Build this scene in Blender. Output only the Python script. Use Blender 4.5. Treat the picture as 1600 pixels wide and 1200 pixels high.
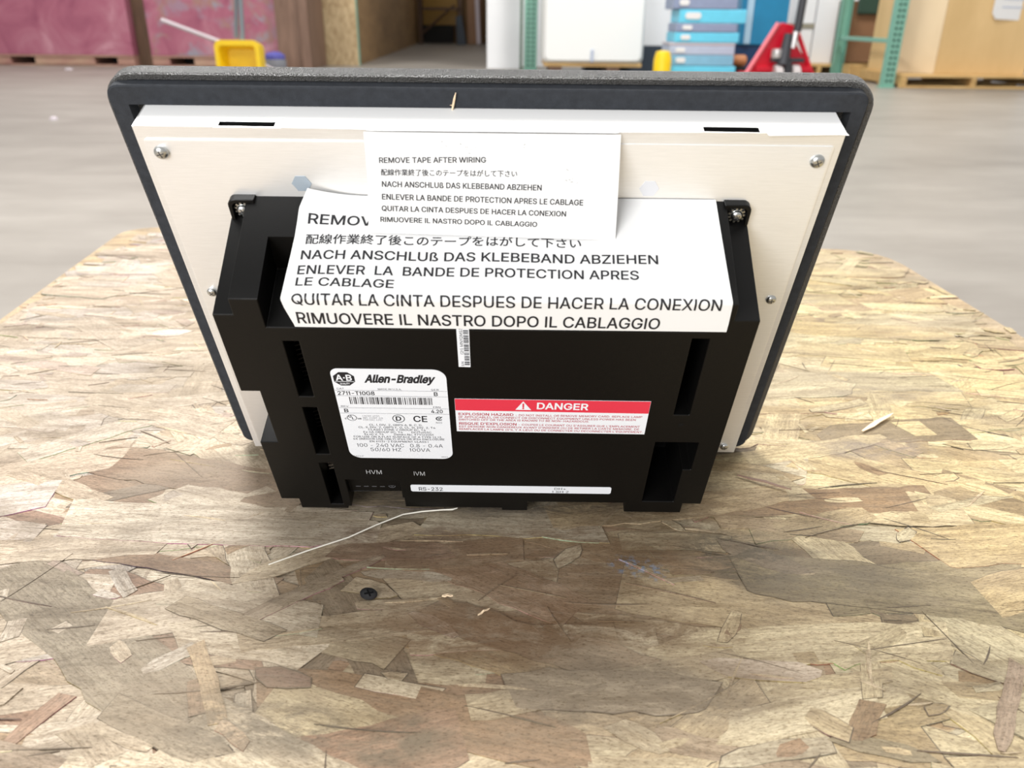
import bpy, bmesh, math, random, os
from mathutils import Matrix, Vector, Euler
from mathutils.geometry import delaunay_2d_cdt

# ------------------------------------------------------------------ clear
for o in list(bpy.data.objects):
    bpy.data.objects.remove(o, do_unlink=True)
scene = bpy.context.scene
COL = scene.collection
PI = math.pi
T = 0.30                      # height of the board's top surface above the floor
rnd = random.Random(7)

# ------------------------------------------------------------------ camera
cd = bpy.data.cameras.new('camera')
cam = bpy.data.objects.new('camera', cd)
COL.objects.link(cam)
cd.sensor_width = 36.0
cd.lens = 36.0 * 1260.0 / 1600.0
cd.clip_start = 0.02
cd.clip_end = 80
r_ = Vector((0.99995, 0.00428, 0.00943)); f_ = Vector((0.0, 0.91069, -0.41308))
r_ = (r_ - f_ * r_.dot(f_)).normalized(); u_ = r_.cross(f_)
cam.matrix_world = Matrix(((r_.x, u_.x, -f_.x, 0), (r_.y, u_.y, -f_.y, 0), (r_.z, u_.z, -f_.z, T + 0.28458), (0, 0, 0, 1)))
cd.dof.use_dof = True
cd.dof.focus_distance = 0.47
cd.dof.aperture_fstop = 11.0
scene.camera = cam

# ------------------------------------------------------------------ world, lamps, exposure
w = bpy.data.worlds.new('warehouse_light')
scene.world = w
w.use_nodes = True
w.node_tree.nodes['Background'].inputs[0].default_value = (1.0, 0.99, 0.975, 1)
w.node_tree.nodes['Background'].inputs[1].default_value = 0.55


def area(name, loc, target, size, power, col=(1, 0.97, 0.93)):
    l = bpy.data.lights.new(name, 'AREA')
    l.shape = 'RECTANGLE'
    l.size, l.size_y = size
    l.energy = power
    l.color = col
    o = bpy.data.objects.new(name, l)
    COL.objects.link(o)
    o.location = loc
    d = Vector(target) - Vector(loc)
    o.rotation_euler = d.to_track_quat('-Z', 'Y').to_euler()
    return o


area('high_bay_lamp', (-1.5, 2.6, 4.6), (-0.1, 0.6, 0.3), (1.3, 1.0), 250, (1, 0.99, 0.98))
area('high_bay_lamp', (2.2, 2.2, 5.0), (0.2, 0.6, 0.3), (1.2, 1.0), 120, (1, 0.97, 0.90))
area('high_bay_lamp', (-4.0, 7.5, 6.0), (-4.0, 8.0, 0.0), (1.6, 1.6), 280)
area('high_bay_lamp', (2.2, 7.0, 6.0), (2.4, 8.5, 0.0), (1.6, 1.6), 320)
# added fill behind and left of the camera, brightening labels and metal
area('loading_door_daylight', (-2.6, -4.2, 1.7), (0.0, 0.5, 0.45), (3.0, 2.6), 300, (1.0, 1.0, 1.0))

scene.view_settings.view_transform = 'Standard'
scene.view_settings.look = 'None'
scene.view_settings.gamma = 1.0
scene.view_settings.use_curve_mapping = False
scene.view_settings.exposure = 0.2


# ------------------------------------------------------------------ materials
def srgb(r, g, b):
    f = lambda c: (c / 255 / 12.92) if c / 255 <= 0.04045 else ((c / 255 + 0.055) / 1.055) ** 2.4
    return (f(r), f(g), f(b), 1)


class NT:
    """small helper around a node tree"""
    def __init__(self, name):
        self.m = bpy.data.materials.new(name)
        self.m.use_nodes = True
        self.t = self.m.node_tree
        self.b = self.t.nodes['Principled BSDF']

    def n(self, typ, **kw):
        nd = self.t.nodes.new(typ)
        for k, v in kw.items():
            setattr(nd, k, v)
        return nd

    def l(self, a, b):
        self.t.links.new(a, b)

    def set(self, **kw):
        for k, v in kw.items():
            self.b.inputs[k.replace('_', ' ')].default_value = v

    def noise(self, scale, detail=4, vec=None, rough=0.55, dist=0.0):
        nd = self.n('ShaderNodeTexNoise')
        nd.inputs['Scale'].default_value = scale
        nd.inputs['Detail'].default_value = detail
        nd.inputs['Roughness'].default_value = rough
        nd.inputs['Distortion'].default_value = dist
        if vec is not None:
            self.l(vec, nd.inputs['Vector'])
        return nd

    def ramp(self, fac, stops):
        nd = self.n('ShaderNodeValToRGB')
        e = nd.color_ramp.elements
        e[0].position, e[0].color = stops[0]
        e[1].position, e[1].color = stops[-1]
        for p, c in stops[1:-1]:
            x = e.new(p)
            x.color = c
        self.l(fac, nd.inputs[0])
        return nd

    def mix(self, fac, a, b, mode='MIX'):
        nd = self.n('ShaderNodeMix', data_type='RGBA', blend_type=mode)
        for s, v in ((nd.inputs[0], fac), (nd.inputs[6], a), (nd.inputs[7], b)):
            if hasattr(v, 'links'):
                self.l(v, s)
            else:
                s.default_value = v
        return nd.outputs[2]

    def math(self, op, a, b=0.0, clamp=False):
        nd = self.n('ShaderNodeMath', operation=op, use_clamp=clamp)
        for s, v in ((nd.inputs[0], a), (nd.inputs[1], b)):
            if hasattr(v, 'links'):
                self.l(v, s)
            else:
                s.default_value = v
        return nd.outputs[0]

    def mapping(self, vec, scale):
        nd = self.n('ShaderNodeMapping')
        nd.inputs['Scale'].default_value = scale
        self.l(vec, nd.inputs['Vector'])
        return nd.outputs[0]

    def bump(self, h, strength, dist):
        nd = self.n('ShaderNodeBump')
        nd.inputs['Strength'].default_value = strength
        nd.inputs['Distance'].default_value = dist
        self.l(h, nd.inputs['Height'])
        self.l(nd.outputs[0], self.b.inputs['Normal'])


def flat(name, col, rough=0.5, metal=0.0, spec=0.5, var=0.0, vscale=40, bump=0.0, bscale=800, bdist=0.0003):
    t = NT(name)
    t.set(Base_Color=col, Roughness=rough, Metallic=metal, Specular_IOR_Level=spec)
    tc = None
    if var or bump:
        tc = t.n('ShaderNodeTexCoord').outputs['Object']
    if var:
        nz = t.noise(vscale, 5, tc)
        lo = tuple(c * (1 - var) for c in col[:3]) + (1,)
        hi = tuple(min(1, c * (1 + var)) for c in col[:3]) + (1,)
        r = t.ramp(nz.outputs[0], [(0.3, lo), (0.7, hi)])
        t.l(r.outputs[0], t.b.inputs['Base Color'])
    if bump:
        nz = t.noise(bscale, 2, tc)
        t.bump(nz.outputs[0], bump, bdist)
    return t.m


M = {}
M['black_plastic'] = flat('black_plastic', (0.0022, 0.002, 0.0018, 1), 0.42, spec=0.27, bump=0.2, bscale=1500, bdist=0.0002)
M['bezel'] = flat('textured_black_bezel', (0.05, 0.049, 0.047, 1), 0.3, spec=0.8, bump=1.0, bscale=1500, bdist=0.0016)
M['gasket'] = flat('foam_gasket', (0.026, 0.029, 0.035, 1), 0.8, spec=0.3, var=0.18, vscale=300, bump=0.5, bscale=1400, bdist=0.0003)
M['dark'] = flat('dark_recess', (0.004, 0.004, 0.004, 1), 0.6, spec=0.2)
M['paper'] = flat('white_paper', (0.74, 0.74, 0.737, 1), 0.55, spec=0.3)
M['label_white'] = flat('white_label', (0.76, 0.785, 0.83, 1), 0.4, spec=0.4)
M['ink'] = flat('black_ink', (0.012, 0.012, 0.016, 1), 0.5)
M['grey_ink'] = flat('grey_ink', (0.12, 0.12, 0.13, 1), 0.5)
M['red'] = flat('danger_red', srgb(214, 52, 72), 0.45)
M['red_ink'] = flat('red_ink', srgb(176, 40, 60), 0.5)
M['screw'] = flat('zinc_screw', (0.55, 0.56, 0.55, 1), 0.28, metal=1.0)
M['cross'] = flat('screw_cross', (0.06, 0.06, 0.06, 1), 0.5)
M['print_grey'] = flat('printed_grey', (0.45, 0.46, 0.47, 1), 0.5)
M['clear_tape'] = flat('clear_tape', (0.72, 0.73, 0.74, 1), 0.25, spec=0.6)
M['hex_blue'] = flat('grey_blue_disc', (0.33, 0.39, 0.45, 1), 0.5)
M['hex_pale'] = flat('pale_grey_disc', (0.62, 0.63, 0.66, 1), 0.5)
M['black_screw'] = flat('black_oxide', (0.012, 0.012, 0.013, 1), 0.38, spec=0.6)
M['thread'] = flat('pale_thread', (0.8, 0.77, 0.68, 1), 0.6)
M['splinter'] = flat('pale_splinter', (0.80, 0.62, 0.42, 1), 0.6, var=0.15, vscale=600)
M['pcb'] = flat('inner_metal', (0.42, 0.38, 0.32, 1), 0.45, metal=0.4)


def metal_mat():
    t = NT('brushed_metal')
    tc = t.n('ShaderNodeTexCoord').outputs['Object']
    nz = t.noise(1.0, 5, t.mapping(tc, (70, 300, 1700)), 0.7)
    r = t.ramp(nz.outputs[0], [(0.25, (0.84, 0.84, 0.83, 1)), (0.75, (0.93, 0.93, 0.925, 1))])
    t.l(r.outputs[0], t.b.inputs['Base Color'])
    t.set(Metallic=0.62, Roughness=0.36)
    t.bump(nz.outputs[0], 0.12, 0.0003)
    return t.m


M['metal'] = metal_mat()


def concrete():
    t = NT('concrete_floor')
    tc = t.n('ShaderNodeTexCoord').outputs['Object']
    a = t.noise(0.45, 6, tc, 0.6, 0.6)
    b = t.noise(2.2, 6, t.mapping(tc, (0.6, 1.6, 1)), 0.65)
    c1 = t.ramp(a.outputs[0], [(0.3, srgb(128, 122, 115)), (0.5, srgb(141, 135, 128)), (0.72, srgb(152, 147, 140))])
    c2 = t.ramp(b.outputs[0], [(0.3, (0.8, 0.79, 0.77, 1)), (0.65, (1.06, 1.06, 1.05, 1))])
    t.l(t.mix(1.0, c1.outputs[0], c2.outputs[0], 'MULTIPLY'), t.b.inputs['Base Color'])
    t.set(Roughness=0.42, Specular_IOR_Level=0.45)
    return t.m


def plywood(name, a, b, scale=(3, 3, 60)):
    t = NT(name)
    tc = t.n('ShaderNodeTexCoord').outputs['Object']
    nz = t.noise(1.0, 6, t.mapping(tc, scale), 0.65, 0.4)
    r = t.ramp(nz.outputs[0], [(0.28, a), (0.72, b)])
    t.l(r.outputs[0], t.b.inputs['Base Color'])
    t.set(Roughness=0.6)
    return t.m


M['concrete'] = concrete()
M['ply_tan'] = plywood('tan_plywood', srgb(120, 92, 58), srgb(160, 128, 86), (1, 1.2, 5))
M['osb_pale'] = plywood('pale_chip_board', srgb(150, 122, 84), srgb(214, 192, 152), (20, 20, 9))
M['brown_wood'] = plywood('dark_brown_wood', srgb(70, 50, 34), srgb(104, 78, 58), (14, 14, 2))
M['brown_post'] = plywood('brown_boards', srgb(104, 80, 66), srgb(136, 108, 92), (14, 14, 2))
M['pallet_wood'] = plywood('pallet_pine', srgb(172, 134, 80), srgb(214, 180, 122), (3, 25, 25))
M['cardboard'] = plywood('cardboard', srgb(196, 164, 112), srgb(222, 190, 138), (1.2, 1.2, 0.6))
M['cardboard_lit'] = plywood('pale_cardboard', srgb(206, 184, 150), srgb(226, 204, 170), (1.2, 1.2, 0.6))  # lit copy of the cardboard, for the carton's slanted side
M['cardboard_brown'] = plywood('brown_cardboard', srgb(128, 92, 66), srgb(156, 118, 84), (1.2, 1.2, 0.8))
M['wall_white'] = flat('white_wall', (0.80, 0.81, 0.83, 1), 0.6, var=0.03, vscale=2)
M['wall_tan'] = flat('tan_wall', srgb(120, 92, 56), 0.7, var=0.15, vscale=1.2)
M['chest_white'] = flat('white_plastic_shell', (0.79, 0.80, 0.79, 1), 0.5)
M['rack_green'] = flat('rack_green', srgb(118, 168, 150), 0.45, var=0.08, vscale=30)
M['rack_hole'] = flat('rack_slot_shadow', srgb(24, 60, 52), 0.7)
M['tote_blue'] = flat('pale_blue_plastic', srgb(104, 202, 230), 0.35, var=0.05, vscale=12)
M['tote_grey'] = flat('blue_grey_plastic', srgb(136, 148, 176), 0.4, var=0.06, vscale=12)
M['tote_mist'] = flat('misty_blue_plastic', srgb(126, 178, 204), 0.4, var=0.08, vscale=9)
M['tote_pale'] = flat('pale_grey_plastic', srgb(176, 186, 206), 0.4, var=0.04, vscale=12)
M['teal'] = flat('teal_plastic', srgb(28, 122, 164), 0.4, var=0.08, vscale=8)
M['strip_pale'] = flat('pale_blue_strap', srgb(164, 196, 216), 0.4)
M['navy'] = flat('navy_plastic', srgb(14, 52, 92), 0.5)
M['jack_red'] = flat('jack_red_paint', srgb(196, 10, 40), 0.35)
M['jack_pink'] = flat('worn_red_edge', srgb(222, 112, 122), 0.4)  # paler red for the left frame edge
M['jack_dark'] = flat('dark_steel', (0.05, 0.052, 0.06, 1), 0.4, metal=0.4)
M['jack_steel'] = flat('bright_steel', (0.62, 0.6, 0.6, 1), 0.3, metal=0.8)
M['wheel'] = flat('pale_wheel', (0.42, 0.38, 0.38, 1), 0.5)
M['yellow'] = flat('yellow_plastic', srgb(238, 200, 20), 0.4, var=0.05, vscale=14)
M['grey_tube'] = flat('grey_tube', srgb(120, 128, 134), 0.35, metal=0.3)
M['clear_stick'] = flat('milky_plastic', srgb(196, 186, 192), 0.4)
M['bottle_blue'] = flat('violet_blue_plastic', srgb(84, 84, 160), 0.4)
M['bottle_grey'] = flat('grey_plastic', srgb(120, 122, 130), 0.5)
M['slate'] = flat('slate_grey', srgb(52, 62, 74), 0.5)
M['rack_yellow'] = flat('rack_yellow', srgb(150, 112, 30), 0.5)
M['black_void'] = flat('black_cloth', (0.01, 0.009, 0.008, 1), 0.8)  # also paints the shade in the fork pockets and rack bay
M['copper'] = flat('tan_roll', srgb(186, 122, 76), 0.5, var=0.15, vscale=30)


def crate_paint(name, patch):
    t = NT(name)
    tc = t.n('ShaderNodeTexCoord').outputs['Object']
    a = t.noise(2.2, 7, tc, 0.62, 0.8)
    c1 = t.ramp(a.outputs[0], [(0.3, srgb(136, 68, 92)), (0.48, srgb(160, 92, 112)), (0.62, srgb(170, 110, 126)), (0.75, srgb(196, 146, 158))])
    if patch:
        b = t.noise(3.2, 4, t.mapping(tc, (1, 1, 1.2)), 0.6, 0.4)
        c2 = t.ramp(b.outputs[0], [(0.5, (0, 0, 0, 1)), (0.62, (1, 1, 1, 1))])
        g = t.noise(2.6, 3, t.mapping(tc, (1.3, 1, 1)), 0.5)
        c3 = t.ramp(g.outputs[0], [(0.4, srgb(150, 120, 136)), (0.52, srgb(154, 112, 104)), (0.6, srgb(142, 138, 150))])
        t.l(t.mix(c2.outputs[0], c1.outputs[0], c3.outputs[0]), t.b.inputs['Base Color'])
    else:
        t.l(c1.outputs[0], t.b.inputs['Base Color'])
    t.set(Roughness=0.5)
    return t.m


M['pink'] = crate_paint('faded_red_paint', False)
M['pink_worn'] = crate_paint('worn_red_paint', True)
M['pink_base'] = plywood('worn_crate_base', srgb(150, 100, 96), srgb(178, 148, 124), (3, 3, 8))


# weathered strand board: colour of each strand from an attribute, grain along the strand
STAINS_AND_SHADE = [  # x, y, radius x, radius y, strength, colour (linear) - dirt, damp marks and soft shade painted into the wood
    (0.0, 0.31, 0.20, 0.10, 0.25, (0.19, 0.125, 0.065)),  # wide front mark, also paints in the soft foreground shade
    (0.02, 0.385, 0.12, 0.04, 0.5, (0.16, 0.092, 0.045)),
    (-0.065, 0.394, 0.05, 0.022, 0.6, (0.14, 0.085, 0.055)),
    (0.05, 0.283, 0.075, 0.02, 0.6, (0.17, 0.135, 0.095)),
    (0.135, 0.393, 0.042, 0.028, 0.9, (0.10, 0.08, 0.052)),
    (0.178, 0.365, 0.05, 0.018, 0.6, (0.15, 0.12, 0.08)),
    (-0.005, 0.325, 0.075, 0.026, 0.6, (0.17, 0.092, 0.042)),
    (0.27, 0.52, 0.05, 0.02, 0.7, (0.17, 0.135, 0.11)),
    (0.30, 0.62, 0.05, 0.018, 0.5, (0.2, 0.16, 0.12)),
    (-0.11, 0.262, 0.04, 0.02, 0.7, (0.13, 0.105, 0.072)),
    (-0.19, 0.47, 0.08, 0.03, 0.4, (0.24, 0.18, 0.13)),
    (-0.28, 0.60, 0.07, 0.02, 0.6, (0.24, 0.19, 0.13)),
    (0.10, 0.44, 0.08, 0.03, 0.6, (0.15, 0.095, 0.048)),
    (-0.01, 0.445, 0.10, 0.018, 0.7, (0.10, 0.085, 0.07)),  # dark band along the housing's lower edge
    (-0.05, 0.255, 0.03, 0.012, 0.6, (0.12, 0.10, 0.065)),
    (0.06, 0.32, 0.06, 0.015, 0.6, (0.16, 0.10, 0.05)),
]


def osb_mat():
    t = NT('weathered_strand_board')
    at = t.n('ShaderNodeAttribute', attribute_name='tone')
    uv = t.n('ShaderNodeUVMap', uv_map='strand').outputs[0]
    tc = t.n('ShaderNodeTexCoord').outputs['Object']
    g = t.noise(1.0, 5, t.mapping(uv, (14, 300, 1)), 0.75, 0.4)
    g2 = t.noise(1.0, 5, t.mapping(uv, (240, 900, 1)), 0.8)
    g3 = t.noise(1.0, 4, t.mapping(uv, (9, 60, 1)), 0.6, 0.4)
    gr = t.ramp(g.outputs[0], [(0.30, (0.56, 0.51, 0.44, 1)), (0.48, (0.98, 0.98, 0.98, 1)), (0.70, (1.25, 1.27, 1.3, 1))])
    gr2 = t.ramp(g2.outputs[0], [(0.34, (0.42, 0.39, 0.35, 1)), (0.50, (1.0, 1.0, 1.0, 1)), (0.68, (1.4, 1.42, 1.45, 1))])
    gr3 = t.ramp(g3.outputs[0], [(0.3, (0.74, 0.70, 0.66, 1)), (0.6, (1.05, 1.05, 1.04, 1))])
    c = t.mix(1.0, at.outputs['Color'], gr.outputs[0], 'MULTIPLY')
    c = t.mix(0.9, c, gr2.outputs[0], 'MULTIPLY')
    c = t.mix(0.9, c, gr3.outputs[0], 'MULTIPLY')
    # worn dirt and weathering that runs across the strands
    d = t.noise(1.0, 7, t.mapping(tc, (5, 15, 1)), 0.7, 0.6)
    dr = t.ramp(d.outputs[0], [(0.50, (0, 0, 0, 1)), (0.66, (0.7, 0.7, 0.7, 1))])
    c = t.mix(dr.outputs[0], c, (0.165, 0.125, 0.08, 1))
    d2 = t.noise(1.0, 6, t.mapping(tc, (2.2, 4.2, 1)), 0.62, 0.3)
    dr2 = t.ramp(d2.outputs[0], [(0.42, (0, 0, 0, 1)), (0.62, (0.6, 0.6, 0.6, 1))])
    c = t.mix(dr2.outputs[0], c, (0.36, 0.295, 0.21, 1))
    d3 = t.noise(1.0, 7, t.mapping(tc, (11, 44, 1)), 0.75, 0.5)
    dr3 = t.ramp(d3.outputs[0], [(0.32, (0.52, 0.47, 0.40, 1)), (0.5, (1, 1, 1, 1)), (0.70, (1.25, 1.25, 1.24, 1))])
    c = t.mix(0.75, c, dr3.outputs[0], 'MULTIPLY')
    d4 = t.noise(1.0, 8, t.mapping(tc, (26, 130, 1)), 0.8, 0.8)
    dr4 = t.ramp(d4.outputs[0], [(0.36, (0.5, 0.45, 0.38, 1)), (0.47, (1, 1, 1, 1)), (0.68, (1.2, 1.2, 1.2, 1))])
    c = t.mix(0.6, c, dr4.outputs[0], 'MULTIPLY')
    sep = t.n('ShaderNodeSeparateXYZ')
    wob = t.noise(18, 4, tc, 0.6)
    wv = t.n('ShaderNodeVectorMath', operation='SCALE')
    t.l(wob.outputs['Color'], wv.inputs[0])
    wv.inputs['Scale'].default_value = 0.055
    ad = t.n('ShaderNodeVectorMath', operation='ADD')
    t.l(tc, ad.inputs[0])
    t.l(wv.outputs[0], ad.inputs[1])
    t.l(ad.outputs[0], sep.inputs[0])
    sb = t.ramp(t.noise(1.0, 8, t.mapping(tc, (38, 80, 1)), 0.8, 0.6).outputs[0], [(0.42, (0.05, 0.05, 0.05, 1)), (0.54, (1, 1, 1, 1))])
    for sx, sy, rx, ry, st, col in STAINS_AND_SHADE:
        dx = t.math('MULTIPLY', t.math('SUBTRACT', sep.outputs[0], sx + 0.027), 1 / rx)
        dy = t.math('MULTIPLY', t.math('SUBTRACT', sep.outputs[1], sy + 0.027), 1 / ry)
        rr = t.math('ADD', t.math('MULTIPLY', dx, dx), t.math('MULTIPLY', dy, dy))
        fa = t.math('SUBTRACT', 1.25, rr, True)
        fa = t.math('MULTIPLY', fa, st, True)
        # the dirt and painted shade sit in the grain
        fa = t.math('MULTIPLY', fa, sb.outputs[0], True)
        c = t.mix(fa, c, col + (1,))
    # chalky blue scuff
    dx = t.math('MULTIPLY', t.math('SUBTRACT', sep.outputs[0], 0.098), 1 / 0.018)
    dy = t.math('MULTIPLY', t.math('SUBTRACT', sep.outputs[1], 0.405), 1 / 0.012)
    rr = t.math('ADD', t.math('MULTIPLY', dx, dx), t.math('MULTIPLY', dy, dy))
    sp = t.ramp(t.noise(260, 3, tc, 0.6).outputs[0], [(0.5, (0, 0, 0, 1)), (0.62, (1, 1, 1, 1))])
    fa = t.math('MULTIPLY', t.math('SUBTRACT', 1.0, rr, True), sp.outputs[0])
    c = t.mix(t.math('MULTIPLY', fa, 0.7), c, (0.2, 0.29, 0.42, 1))
    # fine dark pores all over
    po = t.ramp(t.noise(1.0, 3, t.mapping(tc, (420, 900, 1)), 0.6).outputs[0], [(0.33, (0.5, 0.44, 0.36, 1)), (0.45, (1, 1, 1, 1))])
    c = t.mix(0.8, c, po.outputs[0], 'MULTIPLY')
    t.l(c, t.b.inputs['Base Color'])
    t.set(Roughness=0.6, Specular_IOR_Level=0.4)
    t.bump(t.math('ADD', g.outputs[0], t.math('MULTIPLY', g2.outputs[0], 0.6)), 0.45, 0.0007)
    return t.m


M['osb'] = osb_mat()


# ------------------------------------------------------------------ mesh helpers
class MB:
    def __init__(self):
        self.v, self.f, self.mi = [], [], []

    def add(self, vs, fs, mi=0):
        b = len(self.v)
        self.v += [tuple(p) for p in vs]
        for f in fs:
            self.f.append([b + i for i in f])
            self.mi.append(mi)

    def box(self, x0, x1, y0, y1, z0, z1, mi=0):
        vs = [(x, y, z) for z in (z0, z1) for y in (y0, y1) for x in (x0, x1)]
        self.add(vs, [(0, 2, 3, 1), (4, 5, 7, 6), (0, 1, 5, 4), (2, 6, 7, 3), (0, 4, 6, 2), (1, 3, 7, 5)], mi)

    def prism(self, pts, axis, a, b, mi=0):
        """extrude the 2D outline pts along axis from a to b"""
        def mk(p, d):
            return {'x': (d, p[0], p[1]), 'y': (p[0], d, p[1]), 'z': (p[0], p[1], d)}[axis]
        n = len(pts)
        vs = [mk(p, a) for p in pts] + [mk(p, b) for p in pts]
        fs = [list(range(n))[::-1], list(range(n, 2 * n))]
        fs += [(i, (i + 1) % n, n + (i + 1) % n, n + i) for i in range(n)]
        self.add(vs, fs, mi)

    def tube(self, path, r, seg=10, mi=0, cap=True):
        path = [Vector(p) for p in path]
        rs = r if isinstance(r, (list, tuple)) else [r] * len(path)
        vs, fs = [], []
        for i, p in enumerate(path):
            d = (path[min(i + 1, len(path) - 1)] - path[max(i - 1, 0)]).normalized()
            a = d.cross(Vector((0, 0, 1)) if abs(d.z) < 0.9 else Vector((1, 0, 0))).normalized()
            b = d.cross(a)
            for k in range(seg):
                t = 2 * PI * k / seg
                vs.append(p + (a * math.cos(t) + b * math.sin(t)) * rs[i])
        for i in range(len(path) - 1):
            for k in range(seg):
                k2 = (k + 1) % seg
                fs.append((i * seg + k, i * seg + k2, (i + 1) * seg + k2, (i + 1) * seg + k))
        if cap:
            fs.append(list(range(seg))[::-1])
            fs.append([(len(path) - 1) * seg + k for k in range(seg)])
        self.add(vs, fs, mi)

    def lathe(self, prof, seg=24, mi=0, org=(0, 0, 0), ax=None):
        """prof: (radius, height) pairs, turned about local z then placed by matrix ax"""
        vs, fs = [], []
        for r, z in prof:
            for k in range(seg):
                t = 2 * PI * k / seg
                vs.append(Vector((r * math.cos(t), r * math.sin(t), z)))
        n = len(prof)
        for i in range(n - 1):
            for k in range(seg):
                k2 = (k + 1) % seg
                fs.append((i * seg + k, i * seg + k2, (i + 1) * seg + k2, (i + 1) * seg + k))
        fs.append(list(range(seg))[::-1])
        fs.append([(n - 1) * seg + k for k in range(seg)])
        if ax is not None:
            vs = [ax @ p for p in vs]
        o = Vector(org)
        self.add([p + o for p in vs], fs, mi)

    def loft(self, loops, mi=0, cap0=True, cap1=True):
        n = len(loops[0])
        vs = [p for l in loops for p in l]
        fs = []
        for i in range(len(loops) - 1):
            for k in range(n):
                k2 = (k + 1) % n
                fs.append((i * n + k, i * n + k2, (i + 1) * n + k2, (i + 1) * n + k))
        if cap0:
            fs.append(list(range(n))[::-1])
        if cap1:
            fs.append([(len(loops) - 1) * n + k for k in range(n)])
        self.add(vs, fs, mi)

    def build(self, name, mats, parent=None, bevel=0.0, smooth=False, weld=False, seg=2, recalc=True, angle=35):
        me = bpy.data.meshes.new(name)
        me.from_pydata(self.v, [], self.f)
        for m in (mats if isinstance(mats, (list, tuple)) else [mats]):
            me.materials.append(m)
        me.polygons.foreach_set('material_index', self.mi)
        if recalc or weld:
            bm = bmesh.new()
            bm.from_mesh(me)
            if weld:
                bmesh.ops.remove_doubles(bm, verts=bm.verts, dist=1e-5)
            bmesh.ops.recalc_face_normals(bm, faces=bm.faces)
            bm.to_mesh(me)
            bm.free()
        if smooth:
            me.polygons.foreach_set('use_smooth', [True] * len(me.polygons))
            try:
                me.set_sharp_from_angle(angle=math.radians(angle))
            except Exception:
                pass
        me.update()
        o = bpy.data.objects.new(name, me)
        COL.objects.link(o)
        if parent is not None:
            o.parent = parent
        if bevel:
            b = o.modifiers.new('bevel', 'BEVEL')
            b.width = bevel
            b.segments = seg
            b.limit_method = 'ANGLE'
            b.angle_limit = math.radians(40)
        return o


def thing(name, label, cat, loc=(0, 0, 0), rot=(0, 0, 0), group=None):
    o = bpy.data.objects.new(name, None)
    o.empty_display_size = 0.05
    COL.objects.link(o)
    o.location = loc
    o.rotation_euler = rot
    return tag(o, label, cat, group)


def tag(o, label, cat, group=None):
    o['label'] = label
    o['category'] = cat
    if group:
        o['group'] = group
    return o


def struct(o):
    o['kind'] = 'structure'
    return o


def rrect(x0, x1, y0, y1, r, n=6):
    """rounded rectangle, counter-clockwise; r may be one radius or four (br, tr, tl, bl)"""
    rs = r if isinstance(r, (list, tuple)) else [r] * 4
    out = []
    for (cx, cy, a0), q in zip(((x1, y0, -90), (x1, y1, 0), (x0, y1, 90), (x0, y0, 180)), rs):
        sx = -1 if cx == x1 else 1
        sy = -1 if cy == y1 else 1
        for k in range(n + 1):
            a = math.radians(a0 + 90 * k / n)
            out.append((cx + sx * q + q * math.cos(a), cy + sy * q + q * math.sin(a)))
    return out


# ------------------------------------------------------------------ lettering
def _font(fn):
    for base in (bpy.utils.resource_path('LOCAL'), bpy.utils.resource_path('SYSTEM')):
        try:
            return bpy.data.fonts.load(os.path.join(base, 'datafiles', 'fonts', fn), check_existing=True)
        except Exception:
            pass
    return None


FONT = _font('Inter.woff2')
FONT_CJK = _font('Noto Sans CJK Regular.woff2')
_tc = {}


def _outlines(ch, f, res):
    """closed outlines of a letter, unit size"""
    c = bpy.data.curves.new('lettering', 'FONT')
    c.body = ch
    if f:
        c.font = f
    c.resolution_u = res
    c.fill_mode = 'NONE'
    o = bpy.data.objects.new('lettering', c)
    COL.objects.link(o)
    dg = bpy.context.evaluated_depsgraph_get()
    dg.update()
    me = o.evaluated_get(dg).to_mesh()
    nb = {}
    for e in me.edges:
        a, b = e.vertices
        nb.setdefault(a, []).append(b)
        nb.setdefault(b, []).append(a)
    co = [(v.co.x, v.co.y) for v in me.vertices]
    seen, loops = set(), []
    for st in range(len(co)):
        if st in seen or st not in nb:
            continue
        lp, prev, cur = [], None, st
        while cur not in seen:
            seen.add(cur)
            lp.append(co[cur])
            nx = [q for q in nb[cur] if q != prev and q not in seen]
            if not nx:
                break
            prev, cur = cur, nx[0]
        if len(lp) > 2:
            loops.append(lp)
    o.evaluated_get(dg).to_mesh_clear()
    bpy.data.objects.remove(o, do_unlink=True)
    bpy.data.curves.remove(c)
    return loops


def _area2(lp):
    return sum(a[0] * b[1] - b[0] * a[1] for a, b in zip(lp, lp[1:] + lp[:1]))


def _winding(p, loops):
    w = 0
    for lp in loops:
        for (x0, y0), (x1, y1) in zip(lp, lp[1:] + lp[:1]):
            if (y0 > p[1]) != (y1 > p[1]) and p[0] < (x1 - x0) * (p[1] - y0) / (y1 - y0) + x0:
                w += 1 if y1 > y0 else -1
    return w


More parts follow.
